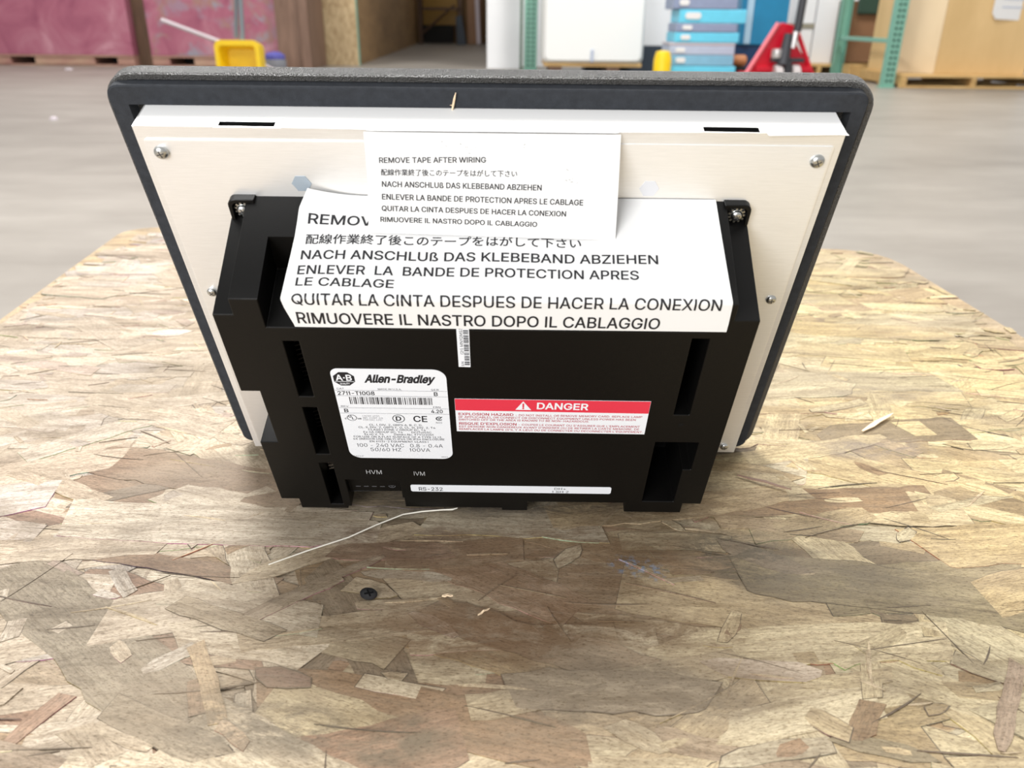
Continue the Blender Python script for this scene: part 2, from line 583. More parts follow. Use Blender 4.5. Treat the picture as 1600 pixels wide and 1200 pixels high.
def glyphs(ch, bold=0.0, res=2, cjk=False):
    """one letter as flat triangles, unit size, filled by winding number"""
    key = (ch, bold, res, cjk)
    if key in _tc:
        return _tc[key]
    loops = []
    plain = {'I': [[(0.06, 0.0), (0.124, 0.0), (0.124, 0.509), (0.06, 0.509)][::-1]],
             '1': [[(0.12, 0.0), (0.184, 0.0), (0.184, 0.509), (0.14, 0.509), (0.115, 0.44), (0.03, 0.42), (0.03, 0.375), (0.12, 0.375)][::-1]]}
    for lp in (plain[ch] if FONT and not cjk and ch in plain else _outlines(ch, FONT_CJK if cjk else FONT, res)):
        q = [lp[0]]
        for p in lp[1:]:
            if math.hypot(p[0] - q[-1][0], p[1] - q[-1][1]) > 1e-5:
                q.append(p)
        if len(q) > 2:
            loops.append(q)
    if not loops:
        _tc[key] = ([], [])
        return _tc[key]
    sg = 1 if _area2(max(loops, key=lambda l: abs(_area2(l)))) > 0 else -1
    V, F, fat = [], [], []
    for lp in loops:
        if bold:
            out = []
            n = len(lp)
            for m in range(n):
                e1 = (Vector(lp[m]) - Vector(lp[m - 1])).normalized()
                e2 = (Vector(lp[(m + 1) % n]) - Vector(lp[m])).normalized()
                n1 = Vector((e1.y, -e1.x))
                nn = n1 + Vector((e2.y, -e2.x))
                nn = nn.normalized() if nn.length > 1e-6 else n1
                k = sg * bold / max(0.5, nn.dot(n1))
                out.append((lp[m][0] + nn.x * k, lp[m][1] + nn.y * k))
            lp = out
        fat.append(lp)
        b = len(V)
        V += [Vector(p) for p in lp]
        F.append(list(range(b, b + len(lp))))
    r = delaunay_2d_cdt(V, [], F, 0, 1e-7)
    keep = []
    for f in r[2]:
        c = sum((r[0][k] for k in f), Vector((0, 0))) / len(f)
        if _winding((c.x, c.y), fat) != 0:
            keep.append(list(f))
    _tc[key] = ([(v.x, v.y) for v in r[0]], keep)
    return _tc[key]


def text_mesh(s, bold, res, cjk):
    """letters one by one (each filled soundly), set with the font's own advances"""
    vs, fs = [], []
    pen = 0.0
    for ch in s:
        if ch != ' ':
            gv, gf = glyphs(ch, bold, res, cjk)
            b = len(vs)
            vs += [(x + pen, y) for x, y in gv]
            fs += [[b + i for i in f] for f in gf]
        pen += advance(ch, cjk)
    return vs, fs


_adv = {}


def advance(ch, cjk):
    k = (ch, cjk)
    if FONT and not cjk and ch in 'I1':
        return 0.184 if ch == 'I' else 0.27
    if k not in _adv:
        f = FONT_CJK if cjk else FONT
        right = lambda t: max(v[0] for lp in _outlines(t, f, 1) for v in lp)
        _adv[k] = right('H' + ch + 'H') - right('HH')
    return _adv[k]


def cap_height(cjk):
    if ('cap', cjk) not in _tc:
        v = [q for lp in _outlines('木' if cjk else 'H', FONT_CJK if cjk else FONT, 1) for q in lp]
        _tc[('cap', cjk)] = (min(q[1] for q in v) if cjk else 0.0, max(q[1] for q in v))
    return _tc[('cap', cjk)]


def text_on(mb, s, p0, p1, cap, fn, mi=1, bold=0.0, res=2, cjk=False, shear=0.0, up=1, cuts=()):
    """fit the string between p0 and p1 (2D, same units as fn) with the given cap height; fn maps 2D to 3D"""
    vs, fs = text_mesh(s, bold, res, cjk)
    if not vs:
        return
    x0 = min(v[0] for v in vs); x1 = max(v[0] for v in vs)
    y00, y11 = cap_height(cjk)
    ch = y11 - y00
    d = Vector((p1[0] - p0[0], p1[1] - p0[1]))
    n = Vector((-d.y, d.x)).normalized() * cap * up
    sx = 1.0 / (x1 - x0)
    flat2 = []
    for x, y in vs:
        a = (x - x0) * sx
        b = (y - y00) / ch
        q = Vector(p0) + d * a + n * b + d.normalized() * shear * b * cap
        flat2.append((q.x, q.y))
    if cuts:                      # split letters that cross a fold in the sheet
        bm = bmesh.new()
        bv = [bm.verts.new((x, y, 0)) for x, y in flat2]
        for f in fs:
            try:
                bm.faces.new([bv[i] for i in f])
            except ValueError:
                pass
        for c in cuts:
            bmesh.ops.bisect_plane(bm, geom=bm.verts[:] + bm.edges[:] + bm.faces[:], plane_co=(0, c, 0), plane_no=(0, 1, 0))
        bm.verts.index_update()
        flat2 = [(v.co.x, v.co.y) for v in bm.verts]
        fs = [[v.index for v in f.verts] for f in bm.faces]
        bm.free()
    mb.add([fn(x, y) for x, y in flat2], fs, mi)


def poly_on(mb, pts, fn, mi=0):
    mb.add([fn(*p) for p in pts], [list(range(len(pts)))], mi)


def ring_on(mb, cx, cy, rx, ry, th, fn, mi=1, a0=0, a1=360, n=28):
    vs, fs = [], []
    for k in range(n + 1):
        a = math.radians(a0 + (a1 - a0) * k / n)
        for q in (1.0, 1.0 - th):
            vs.append(fn(cx + rx * q * math.cos(a), cy + ry * q * math.sin(a)))
    for k in range(n):
        fs.append((2 * k, 2 * k + 2, 2 * k + 3, 2 * k + 1))
    mb.add(vs, fs, mi)


# ================================================================== SETTING
mb = MB()
mb.box(-16, 16, -3, 30, -0.1, 0.0)
struct(mb.build('floor', M['concrete']))
mb = MB()
mb.box(-16, 12.0, 21.9, 22.1, 0, 4.0)
struct(mb.build('wall_back', M['wall_tan']))
mb = MB()
mb.box(-0.36, 0.05, 11.0, 21.9, 0, 3.6)
mb.box(0.05, 6.6, 11.6, 11.75, 0, 3.6)
struct(mb.build('wall_right', M['wall_white']))

mb = MB()
mb.box(-16.2, -16, -3, 22.1, 0, 4.0)
struct(mb.build('wall_left', M['wall_white']))

# ================================================================== STRAND BOARD
bx0, bx1 = -0.60, 0.56
OUT = [(-0.43, -0.03), (0.53, -0.03), (0.512, 0.74), (0.506, 1.02)]
for k in range(6):
    a = math.radians(0 + 90 * k / 5)
    OUT.append((0.44 + 0.064 * math.cos(a), 1.03 + 0.064 * math.sin(a)))
for k in range(6):
    a = math.radians(90 + 90 * k / 5)
    OUT.append((-0.52 + 0.045 * math.cos(a), 1.135 + 0.045 * math.sin(a)))
OUT.append((-0.528, 0.80))


def inside(x, y, grow=0.0):
    n = len(OUT)
    for i in range(n):
        ax, ay = OUT[i]
        bx, by = OUT[(i + 1) % n]
        ex, ey = bx - ax, by - ay
        L = math.hypot(ex, ey)
        if (ex * (y - ay) - ey * (x - ax)) / L < -grow:
            return False
    return True


board = thing('strand_board', 'weathered, stained wood strand board carrying the black terminal', 'wooden board', (0, 0, T))

TONES = [((0.40, 0.325, 0.222), 30), ((0.45, 0.38, 0.275), 22), ((0.35, 0.272, 0.175), 20), ((0.30, 0.225, 0.14), 8),
         ((0.36, 0.315, 0.25), 18), ((0.25, 0.18, 0.118), 3), ((0.28, 0.205, 0.155), 4), ((0.50, 0.43, 0.325), 8)]
TW = [t[1] for t in TONES]
sv, sf, stone, suv = [], [], [], []


def strand(cx, cy, L, W, ang, z, tone, taper=None, tilt=0.0, skirt=0.0007, seed=None):
    n = max(3, int(L / 0.009))
    ca, sa = math.cos(ang), math.sin(ang)
    bow = rnd.uniform(-0.03, 0.03) * L
    e0, e1 = (rnd.uniform(-0.5, 0.5) * W, rnd.uniform(-0.5, 0.5) * W)
    t0, t1 = taper or (rnd.choice((1, 1, 0.75, 0.35)), rnd.choice((1, 1, 0.75, 0.35)))
    up, lo = [], []
    for i in range(n + 1):
        q = i / n
        ww = W / 2 * (1 - 0.08 * rnd.random())
        if q < 0.15: ww *= t0 + (1 - t0) * q / 0.15
        if q > 0.85: ww *= t1 + (1 - t1) * (1 - q) / 0.15
        x = (q - 0.5) * L
        cyy = bow * (4 * q * (1 - q))
        ex = e0 if i == 0 else (e1 if i == n else 0)
        up.append((x + ex * 0.5, cyy + ww + rnd.uniform(-1, 1) * min(W * 0.06, 0.0012)))
        lo.append((x - ex * 0.5, cyy - ww + rnd.uniform(-1, 1) * min(W * 0.06, 0.0012)))
    pts = lo + up[::-1]
    P2 = [(cx + p[0] * ca - p[1] * sa, cy + p[0] * sa + p[1] * ca) for p in pts]
    for p in P2:
        if not inside(p[0], p[1], 0.002):
            return False
    if W > 0.005 and rnd.random() < 0.4:
        g = rnd.uniform(0.00025, 0.0006)
        gp = []
        for (px_, py_) in pts:
            gx = px_ * (1 + g / L * 2); gy = (py_ + math.copysign(g * rnd.uniform(0.1, 1.4), py_ - bow))
            gp.append((cx + gx * ca - gy * sa, cy + gx * sa + gy * ca))
        if all(inside(p[0], p[1], 0.001) for p in gp):
            b = len(sv)
            n2 = len(pts)
            for p, q in zip(gp, pts):
                sv.append((p[0], p[1], z - 0.00006 + tilt * (q[0] / L))); suv.append(q)
            for i in range(n):
                sf.append((b + i, b + i + 1, b + n2 - 2 - i, b + n2 - 1 - i)); stone.append((0.06, 0.042, 0.027))
    b = len(sv)
    m = len(pts)
    so = rnd.uniform(0, 50), rnd.uniform(0, 50)
    zz = [z + tilt * (p[0] / L) for p in pts]
    for p, q, h in zip(P2, pts, zz):
        sv.append((p[0], p[1], h)); suv.append((q[0] + so[0], q[1] + so[1]))
    for p, q, h in zip(P2, pts, zz):
        sv.append((p[0], p[1], h - skirt)); suv.append((q[0] + so[0], q[1] + so[1]))
    for i in range(n):
        sf.append((b + i, b + i + 1, b + m - 2 - i, b + m - 1 - i)); stone.append(tone)
    dk = tuple(c * (0.3 if rnd.random() < 0.3 else 0.85) for c in tone)
    for i in range(m):
        j = (i + 1) % m
        sf.append((b + i, b + m + i, b + m + j, b + j)); stone.append(dk)
    return True


BROWNS = [(0.27, 0.175, 0.09), (0.22, 0.14, 0.08), (0.31, 0.23, 0.13), (0.21, 0.17, 0.11), (0.25, 0.15, 0.09), (0.17, 0.125, 0.08)]
SOILED_AND_SHADED = [(0.0, 0.33, 0.17, 0.075, 0.62), (0.15, 0.385, 0.07, 0.035, 0.75), (0.05, 0.28, 0.10, 0.03, 0.5), (-0.12, 0.262, 0.06, 0.03, 0.5),
          (0.28, 0.53, 0.07, 0.04, 0.4), (-0.20, 0.47, 0.10, 0.05, 0.25), (0.0, 0.44, 0.12, 0.03, 0.5)]


def tone_at(x, y):
    c = Vector(rnd.choices([t[0] for t in TONES], TW)[0])
    for sx, sy, rx, ry, p in SOILED_AND_SHADED:  # browner strands; the front-centre ones also paint in foreground shade
        if rnd.random() < p * math.exp(-((x - sx) / rx) ** 2 - ((y - sy) / ry) ** 2):
            c = Vector(rnd.choice(BROWNS))
            break
    else:
        c = c.lerp(Vector((0.40, 0.325, 0.222)), 0.2) * 1.14
    m = max(-1.0, min(1.0, x / 0.35))
    c = Vector((c.x * (1 + 0.02 * m), c.y, c.z * (1 - 0.20 * m - 0.04)))
    c *= rnd.uniform(0.9, 1.1)
    return tuple(c)


NS = 3400
for i in range(NS):
    q = i / NS
    x = rnd.uniform(-0.56, 0.54); y = rnd.uniform(-0.03, 1.18)
    L = rnd.uniform(0.03, 0.09) if rnd.random() < 0.45 else rnd.uniform(0.09, 0.19)
    W = L * rnd.uniform(0.12, 0.36)
    W = min(max(W, 0.006), 0.042)
    ang = rnd.gauss(0, 0.26) if rnd.random() < 0.78 else rnd.uniform(-PI / 2, PI / 2)
    strand(x, y, L, W, ang, -0.0019 + 0.0013 * q + rnd.uniform(0, 0.0002), tone_at(x, y), tilt=rnd.uniform(-0.0003, 0.0003))
# small broken chips lodged between the long strands
for i in range(650):
    x = rnd.uniform(-0.54, 0.52); y = rnd.uniform(0.1, 1.12)
    L = rnd.uniform(0.008, 0.034)
    strand(x, y, L, L * rnd.uniform(0.2, 0.5), rnd.gauss(0, 0.7), -0.00062 + 1.5e-7 * i, tone_at(x, y), tilt=rnd.uniform(-0.0003, 0.0003))
# hairline cracks and torn pale fibres
for i in range(760):
    x = rnd.uniform(-0.54, 0.52); y = rnd.uniform(0.1, 1.12)
    a = rnd.gauss(0, 0.3) if rnd.random() < 0.7 else rnd.uniform(-PI / 2, PI / 2)
    k = rnd.random()
    if k < 0.5:
        strand(x, y, rnd.uniform(0.008, 0.05), rnd.uniform(0.0003, 0.0009), a, -0.00042 + i * 1e-7, (0.07, 0.045, 0.028), (0.2, 0.2), skirt=0.0004)
    else:
        strand(x, y, rnd.uniform(0.008, 0.04), rnd.uniform(0.0005, 0.0022), a, -0.0004 + i * 1e-7, (0.54, 0.43, 0.28), (0.3, 0.3), skirt=0.0006)
# strands that stand out in the photograph
H = -0.0003
BR = (0.215, 0.125, 0.075)


NB = [0]


def bar(p, q, W, tone, z=H, taper=None):
    NB[0] += 1
    z += NB[0] * 7e-6
    tone = tuple(c * 0.92 for c in tone)
    L = math.hypot(q[0] - p[0], q[1] - p[1])
    strand((p[0] + q[0]) / 2, (p[1] + q[1]) / 2, L, W, math.atan2(q[1] - p[1], q[0] - p[0]), z, tone, taper)


bar((-0.118, 0.285), (0.035, 0.247), 0.030, (0.27, 0.165, 0.09), H - 0.0004)
bar((-0.055, 0.325), (0.062, 0.276), 0.026, (0.36, 0.255, 0.13), H - 0.0005)
bar((-0.045, 0.340), (0.070, 0.296), 0.024, (0.23, 0.145, 0.08), H - 0.0003)
bar((-0.155, 0.332), (-0.055, 0.306), 0.022, (0.42, 0.34, 0.22), H - 0.0004)
bar((-0.1562, 0.3114), (-0.1284, 0.2617), 0.0085, (0.43, 0.31, 0.18), H, (1, 1))
bar((-0.128, 0.2617), (-0.112, 0.2500), 0.007, (0.43, 0.32, 0.21), H, (1, 0.8))
bar((0.2493, 0.304), (0.2121, 0.2516), 0.0080, (0.33, 0.235, 0.165), H, (1, 0.3))
bar((-0.1204, 0.2925), (-0.0932, 0.2867), 0.012, (0.22, 0.125, 0.09), H, (0.5, 0.5))
bar((-0.1433, 0.3255), (-0.0732, 0.3846), 0.007, (0.30, 0.235, 0.165), H, (1, 0.5))
bar((-0.135, 0.3285), (-0.0932, 0.364), 0.0075, (0.34, 0.27, 0.19), H, (1, 0.6))
bar((-0.1777, 0.3424), (-0.118, 0.318), 0.013, (0.38, 0.31, 0.21), H)
bar((-0.105, 0.3885), (-0.035, 0.3905), 0.017, (0.22, 0.13, 0.08), H - 0.0003, (0.6, 0.6))
bar((0.0, 0.284), (0.095, 0.281), 0.026, (0.28, 0.225, 0.155), H - 0.0002, (0.8, 0.6))
bar((0.095, 0.300), (0.150, 0.296), 0.013, (0.52, 0.42, 0.33), H - 0.0002)
bar((-0.1811, 0.272), (-0.120, 0.246), 0.016, (0.30, 0.245, 0.17), H - 0.0003)
bar((-0.112, 0.275), (-0.045, 0.249), 0.034, (0.50, 0.41, 0.25), H - 0.0005, (1, 1))
bar((0.125, 0.40), (0.168, 0.372), 0.016, (0.21, 0.16, 0.11), H - 0.0002, (0.4, 0.4))
me = bpy.data.meshes.new('top_layer')
me.from_pydata(sv, [], sf)
me.materials.append(M['osb'])
ca = me.color_attributes.new('tone', 'FLOAT_COLOR', 'CORNER')
uvl = me.uv_layers.new(name='strand')
for p in me.polygons:
    c = stone[p.index]
    for li in p.loop_indices:
        ca.data[li].color = (c[0], c[1], c[2], 1)
        uvl.data[li].uv = suv[me.loops[li].vertex_index]
bm = bmesh.new(); bm.from_mesh(me); bmesh.ops.recalc_face_normals(bm, faces=bm.faces); bm.to_mesh(me); bm.free()
lay = bpy.data.objects.new('strand_surface', me)
COL.objects.link(lay)
lay.parent = board
mb = MB()
mb.prism(OUT, 'z', -0.018, -0.0019)
core = mb.build('board_core', M['osb'], board)
cm = core.data
ca = cm.color_attributes.new('tone', 'FLOAT_COLOR', 'CORNER')
uvl = cm.uv_layers.new(name='strand')
for l in cm.loops:
    ca.data[l.index].color = (0.42, 0.31, 0.18, 1)
    uvl.data[l.index].uv = cm.vertices[l.vertex_index].co.xy
# the crate body below, its foot on the floor
mb = MB()
for x in (-0.40, 0.0, 0.40):
    mb.box(x - 0.04, x + 0.04, 0.0, 1.02, -T, -0.018)
mb.build('bearer', M['pallet_wood'], board)

# screw driven into the board
mb = MB()
mb.lathe([(0.0012, -0.012), (0.0015, -0.002), (0.0045, 0.0002), (0.0047, 0.0009), (0.0038, 0.0013), (0.0, 0.0012)], 24)
mb.box(-0.0026, 0.0026, -0.0005, 0.0005, 0.0011, 0.00145, 1)
mb.box(-0.0005, 0.0005, -0.0026, 0.0026, 0.0011, 0.00145, 1)
s = mb.build('screw', [M['black_screw'], M['dark']], board, smooth=True)
s.location = (-0.0762, 0.3487, 0.0008)
s.rotation_euler = (0.12, 0.16, 0.5)
s['label'] = 'black countersunk screw'

# thread and chips lying on the board
pts = []
ctrl = [(-0.1369, 0.3734), (-0.118, 0.386), (-0.0967, 0.4003), (-0.082, 0.4135), (-0.0673, 0.4248), (-0.056, 0.4290), (-0.0436, 0.4302), (-0.037, 0.4316), (-0.0337, 0.4328)]
for i, (x, y) in enumerate(ctrl):
    pts.append((x, y, T + 0.0012 + 0.0006 * math.sin(i * 1.3) ** 2))
mb = MB()
mb.tube(pts, [0.00035] + [0.00045] * 6 + [0.0006, 0.0003], 6)
tag(mb.build('thread', M['thread'], smooth=True), 'thin pale thread lying diagonally on the board in front of the terminal', 'thread')


def chip(name, p, q, wd, label, cat, mat='splinter', z=T):
    mb = MB()
    a = Vector((p[0], p[1], z + 0.0008)); b = Vector((q[0], q[1], z + 0.0014))
    d = (b - a); n = Vector((-d.y, d.x, 0)).normalized() * wd / 2
    u = Vector((0, 0, 0.0007))
    c = a.lerp(b, 0.5) + Vector((0, 0, 0.0007))
    loops = []
    for m, k in ((a, 0.35), (a.lerp(b, 0.3), 1), (c, 0.9), (a.lerp(b, 0.8), 0.7), (b, 0.15)):
        loops.append([m - n * k, m + n * k, m + n * k + u, m - n * k + u])
    mb.loft(loops)
    return tag(mb.build(name, M[mat]), label, cat)


chip('wood_splinter', (-0.0365, 0.348), (-0.0305, 0.3475), 0.0018, 'tiny pale wood splinter lying right of the black screw head', 'splinter')
chip('wood_splinter', (-0.0165, 0.333), (-0.0105, 0.3375), 0.0009, 'hair-thin pale wood sliver lying farther right of the black screw head', 'splinter')
chip('wood_splinter', (0.267, 0.545), (0.303, 0.575), 0.004, 'curved pale wood shaving on the board right of the terminal', 'splinter')
chip('wood_splinter', (0.155, 0.478), (0.186, 0.459), 0.0025, 'slim brown sliver on the board by the terminal\'s lower right corner', 'splinter', 'brown_post')

# ================================================================== TERMINAL
VB = -276.0
TILT = math.radians(24.171)
term = thing('operator_terminal', 'black touchscreen terminal seen from behind, leaning on the strand board with multilingual paper tapes', 'control terminal',
             (-0.01163, 0.52062, T + 0.0002), (TILT, 0, math.radians(-0.29)))


def D(u, v, w):
    """terminal millimetres (right, up the panel, out of the back) to local metres"""
    return Vector((u / 1000, -w / 1000, (v - VB) / 1000))


# bezel
def loopr(inset, wv, rad):
    return [D(x, y, wv) for x, y in rrect(-185 + inset, 185 - inset, -276 + inset, 8.2 - inset, max(rad - inset, 0.6), 8)]


mb = MB()
mb.loft([loopr(10, -16.5, 18), loopr(7, -16, 18), loopr(1.2, -9.5, 17), loopr(0.2, -7, 16), loopr(0, -1, 16), loopr(0.7, 0, 16), loopr(3.2, 0, 16), loopr(3.6, -0.5, 16), loopr(3.6, -4, 16)])
mb.build('bezel', M['bezel'], term, smooth=True, angle=30)

# gasket
mb = MB()
go = dict(x0=-181.5, x1=179.6, y0=-270, y1=4.4)
gi = dict(x0=-172.8, x1=172.6, y0=-260, y1=-5.2)


def gl(d, wv, rad, ins=0.0, wob=0.0):
    out = []
    for i, (x, y) in enumerate(rrect(d['x0'] + ins, d['x1'] - ins, d['y0'] + ins, d['y1'] - ins, rad, 5)):
        out.append(D(x, y, wv))
    return out


mb.loft([gl(gi, -3.8, 0.4), gl(go, -3.8, 6), gl(go, 4.2, 6), gl(go, 4.9, 6, 0.6), gl(gi, 4.9, 0.4), gl(gi, -3.8, 0.4)], cap0=False, cap1=False)
mb.build('gasket', M['gasket'], term, smooth=True, weld=True)

# sheet-metal chassis with two slots in its top
CU, CT, CBm, WM = 165.7, -5.8, -252.0, 23.0


def grid_cells(us, vs, fn):
    for i in range(len(us) - 1):
        for j in range(len(vs) - 1):
            yield i, j, fn((us[i] + us[i + 1]) / 2, (vs[j] + vs[j + 1]) / 2)


mb = MB()
slots = [(-126, -99.5, 18.0, 22.2), (100.2, 126, 18.2, 22.4)]
us = sorted({-CU, CU, -126, -99.5, 100.2, 126})
ws = sorted({-3.5, WM, 18.0, 22.2, 18.2, 22.4})
for i, j, hole in grid_cells(us, ws, lambda u, q: any(a < u < b and c < q < d for a, b, c, d in slots)):
    a, b, c, d = us[i], us[i + 1], ws[j], ws[j + 1]
    if not hole:
        mb.add([D(a, CT, c), D(b, CT, c), D(b, CT, d), D(a, CT, d)], [(0, 1, 2, 3)])
for a, b, c, d in slots:
    top = [D(a, CT, c), D(b, CT, c), D(b, CT, d), D(a, CT, d)]
    bot = [D(a, CT - 9, c), D(b, CT - 9, c), D(b, CT - 9, d), D(a, CT - 9, d)]
    mb.add(top + bot, [(0, 1, 5, 4), (1, 2, 6, 5), (2, 3, 7, 6), (3, 0, 4, 7), (4, 5, 6, 7)], 1)
mb.add([D(-CU, CT, WM), D(CU, CT, WM), D(CU, CBm, WM), D(-CU, CBm, WM)], [(0, 1, 2, 3)])
for s_ in (-1, 1):
    mb.add([D(s_ * CU, CT, -3.5), D(s_ * CU, CT, WM), D(s_ * CU, CBm, WM), D(s_ * CU, CBm, -3.5)], [(0, 1, 2, 3)])
mb.add([D(-CU, CBm, -3.5), D(CU, CBm, -3.5), D(CU, CBm, WM), D(-CU, CBm, WM)], [(0, 1, 2, 3)])
ch = mb.build('chassis', [M['metal'], M['dark']], term, weld=True, bevel=0.0012, seg=3, recalc=True)
# raised back cover
mb = MB()
mb.loft([[D(x, y, WM + 0.02) for x, y in rrect(-162.3, 162.3, -249.5, -12.2, 1.5, 3)],
         [D(x, y, WM + 0.58) for x, y in rrect(-162.3, 162.3, -249.5, -12.2, 1.5, 3)],
         [D(x, y, WM + 0.6) for x, y in rrect(-162.26, 162.26, -249.46, -12.24, 1.5, 3)]])
mb.build('back_cover', M['metal'], term, smooth=True)
WP = WM + 0.6

# black housing: a height field over (u, v), walls between levels
W1 = 81.0
ub = sorted({-131, -121, -120, -107, -100.8, -93, -90.5, -88, -55, -54, 6.5, 22.5, 24.5, 81, 83.5, 93.5, 100, 106, 108.5, 113, 118, 119, 130.3})
vb_ = sorted({-60.2, -70.5, -78.7, -126.2, -170.5, -228.5, -238.6, -88, -130, -139, -181.5, -190, -234, -83, -141.7, -166, -226.6, -192.5, -207, -219, -226.2, -236, -120})
HOLES = [(-100.8, -93, -130, -88), (-100.8, -93, -181.5, -139), (-100.8, -93, -234, -190), (100, 108.5, -141.7, -83), (93.5, 113, -226.6, -166), (113, 118, -192.5, -166)]


def hh(u, v):
    if u < -121:
        top = -70.5
    elif u < 118:
        top = -60.2
    else:
        top = -70.5
    if v > top: return None
    if u < -121 and -170.5 < v < -126.2: return None
    if u < -120: bot = -228.5
    elif u < -90.5: bot = -238.6
    elif u < -88: bot = -236
    elif u < -54: bot = -226.2
    elif u < 6.5: bot = -236
    elif u < 22.5: bot = -238.6
    elif u < 83.5: bot = -228.5
    elif u < 119: bot = -238.6
    else: bot = -228.5
    if v < bot: return None
    for a, b, c, d in HOLES:
        if a < u < b and c < v < d: return 38.0
    if -107 < u < 106 and v > -78.7: return 47.0
    if -88 < u < -55 and v < -207: return 76.0
    return W1


def hv(u, v, q):
    dv = (W1 - q) / 58.0 * 16.8 * (1.0 if v > -75 else max(0.0, 1 - (-75 - v) / 20.0))
    if v < -85: dv = 0
    return D(u, v + dv, q)


mb = MB()
cells = {}
for i, j, h_ in grid_cells(ub, vb_, hh):
    cells[(i, j)] = h_
for (i, j), h_ in cells.items():
    if h_ is None: continue
    a, b, c, d = ub[i], ub[i + 1], vb_[j], vb_[j + 1]
    mb.add([hv(a, c, h_), hv(b, c, h_), hv(b, d, h_), hv(a, d, h_)], [(0, 1, 2, 3)], 1 if h_ == 38.0 else 0)
    for di, dj, p, q in ((1, 0, (b, c), (b, d)), (-1, 0, (a, d), (a, c)), (0, 1, (b, d), (a, d)), (0, -1, (a, c), (b, c))):
        h2 = cells.get((i + di, j + dj))
        lo = WP - 0.3 if h2 is None else h2
        if lo < h_ - 1e-6:
            mb.add([hv(p[0], p[1], h_), hv(p[0], p[1], lo), hv(q[0], q[1], lo), hv(q[0], q[1], h_)], [(0, 1, 2, 3)], 0)
me = bpy.data.meshes.new('housing')
me.from_pydata(mb.v, [], mb.f)
me.materials.append(M['black_plastic']); me.materials.append(M['dark'])
me.polygons.foreach_set('material_index', mb.mi)
bm = bmesh.new(); bm.from_mesh(me)
bmesh.ops.remove_doubles(bm, verts=bm.verts, dist=1e-5)
bmesh.ops.recalc_face_normals(bm, faces=bm.faces)
bmesh.ops.dissolve_limit(bm, angle_limit=math.radians(1.0), verts=bm.verts, edges=bm.edges, delimit={'MATERIAL'})
bm.to_mesh(me); bm.free()
hs = bpy.data.objects.new('housing', me)
COL.objects.link(hs); hs.parent = term
bv = hs.modifiers.new('bevel', 'BEVEL'); bv.width = 0.0012; bv.segments = 2; bv.limit_method = 'ANGLE'; bv.angle_limit = math.radians(50)

# slanted ribs inside the lower vents
for v0, v1, n, c in ((-90, -130, 12, 'black_plastic'), (-140, -170, 9, 'black_plastic'), (-190, -212, 7, 'pcb')):
    mb = MB()
    for k in range(n):
        v = v0 + (v1 - v0) * (k + 0.5) / n
        a = [D(-100, v - 1.4, 70), D(-93.6, v + 1.0, 70), D(-93.6, v + 1.9, 70), D(-100, v - 0.5, 70)]
        b = [D(-100, v - 1.4, 45), D(-93.6, v + 1.0, 45), D(-93.6, v + 1.9, 45), D(-100, v - 0.5, 45)]
        mb.loft([a, b])
    mb.build('vent_ribs', M[c], hs)

# terminal block set under the back edge, left of the port strip
mb = MB()
a = [D(x, y, 76.4) for x, y in rrect(-87, -56, -225.2, -213, 0.6, 2)]
mb.loft([[D(x, y, 72) for x, y in rrect(-87, -56, -225.2, -213, 0.6, 2)], a])
for k in range(4):
    poly_on(mb, [(-84 + 5 * k, -220.6), (-81 + 5 * k, -220.6), (-81 + 5 * k, -220.1), (-84 + 5 * k, -220.1)], lambda x, y: D(x, y, 76.5), 1)
ring_on(mb, -61.5, -219.4, 2.2, 2.2, 0.18, lambda x, y: D(x, y, 76.5), 1, 180, 360, 10)
for k, wd in enumerate((1.6, 1.0, 0.5)):
    poly_on(mb, [(-61.5 - wd, -219.2 - 0.7 * k), (-61.5 + wd, -219.2 - 0.7 * k), (-61.5 + wd, -219.0 - 0.7 * k), (-61.5 - wd, -219.0 - 0.7 * k)], lambda x, y: D(x, y, 76.5), 1)
mb.build('terminal_block', [M['black_plastic'], M['grey_ink']], hs)

# mounting ears with screws and toothed washers
screw_ax = Matrix.Rotation(PI / 2, 4, 'X')


def pan_screw(name, u, v, wv, r, parent, rot, washer=False):
    mb = MB()
    mb.lathe([(r, 0), (r, r * 0.18), (r * 0.93, r * 0.38), (r * 0.72, r * 0.58), (r * 0.4, r * 0.7), (0, r * 0.74)], 24)
    for a in (0, PI / 2):
        c, s2 = math.cos(a + rot), math.sin(a + rot)
        q = [(-0.5 * r, -0.075 * r), (0.5 * r, -0.075 * r), (0.5 * r, 0.075 * r), (-0.5 * r, 0.075 * r)]
        pts = [(x * c - y * s2, x * s2 + y * c) for x, y in q]
        mb.prism(pts, 'z', r * 0.62, r * 0.745, 1)
    mb.v = [tuple(p) for p in mb.v]
    mb.v = [(x / 1000, -z / 1000, y / 1000) for x, y, z in mb.v]
    o = mb.build(name, [M['screw'], M['cross']], parent, smooth=True)
    o.location = D(u, v, wv)
    if washer:
        mb = MB()
        n = 11
        for k in range(n):
            a = 2 * PI * k / n
            c, s2 = math.cos(a), math.sin(a)
            q = [(r * 0.95, -r * 0.2), (r * 1.45, -r * 0.16), (r * 1.45, r * 0.16), (r * 0.95, r * 0.2)]
            vs = [(x * c - y * s2, x * s2 + y * c) for x, y in q]
            mb.prism(vs, 'z', -0.7, 0.2)
        mb.lathe([(r * 1.05, -0.7), (r * 1.05, 0.1), (r * 0.6, 0.1)], 24)
        mb.v = [(x / 1000, -z / 1000, y / 1000) for x, y, z in mb.v]
        mb.build('toothed_washer', M['screw'], o)
    return o


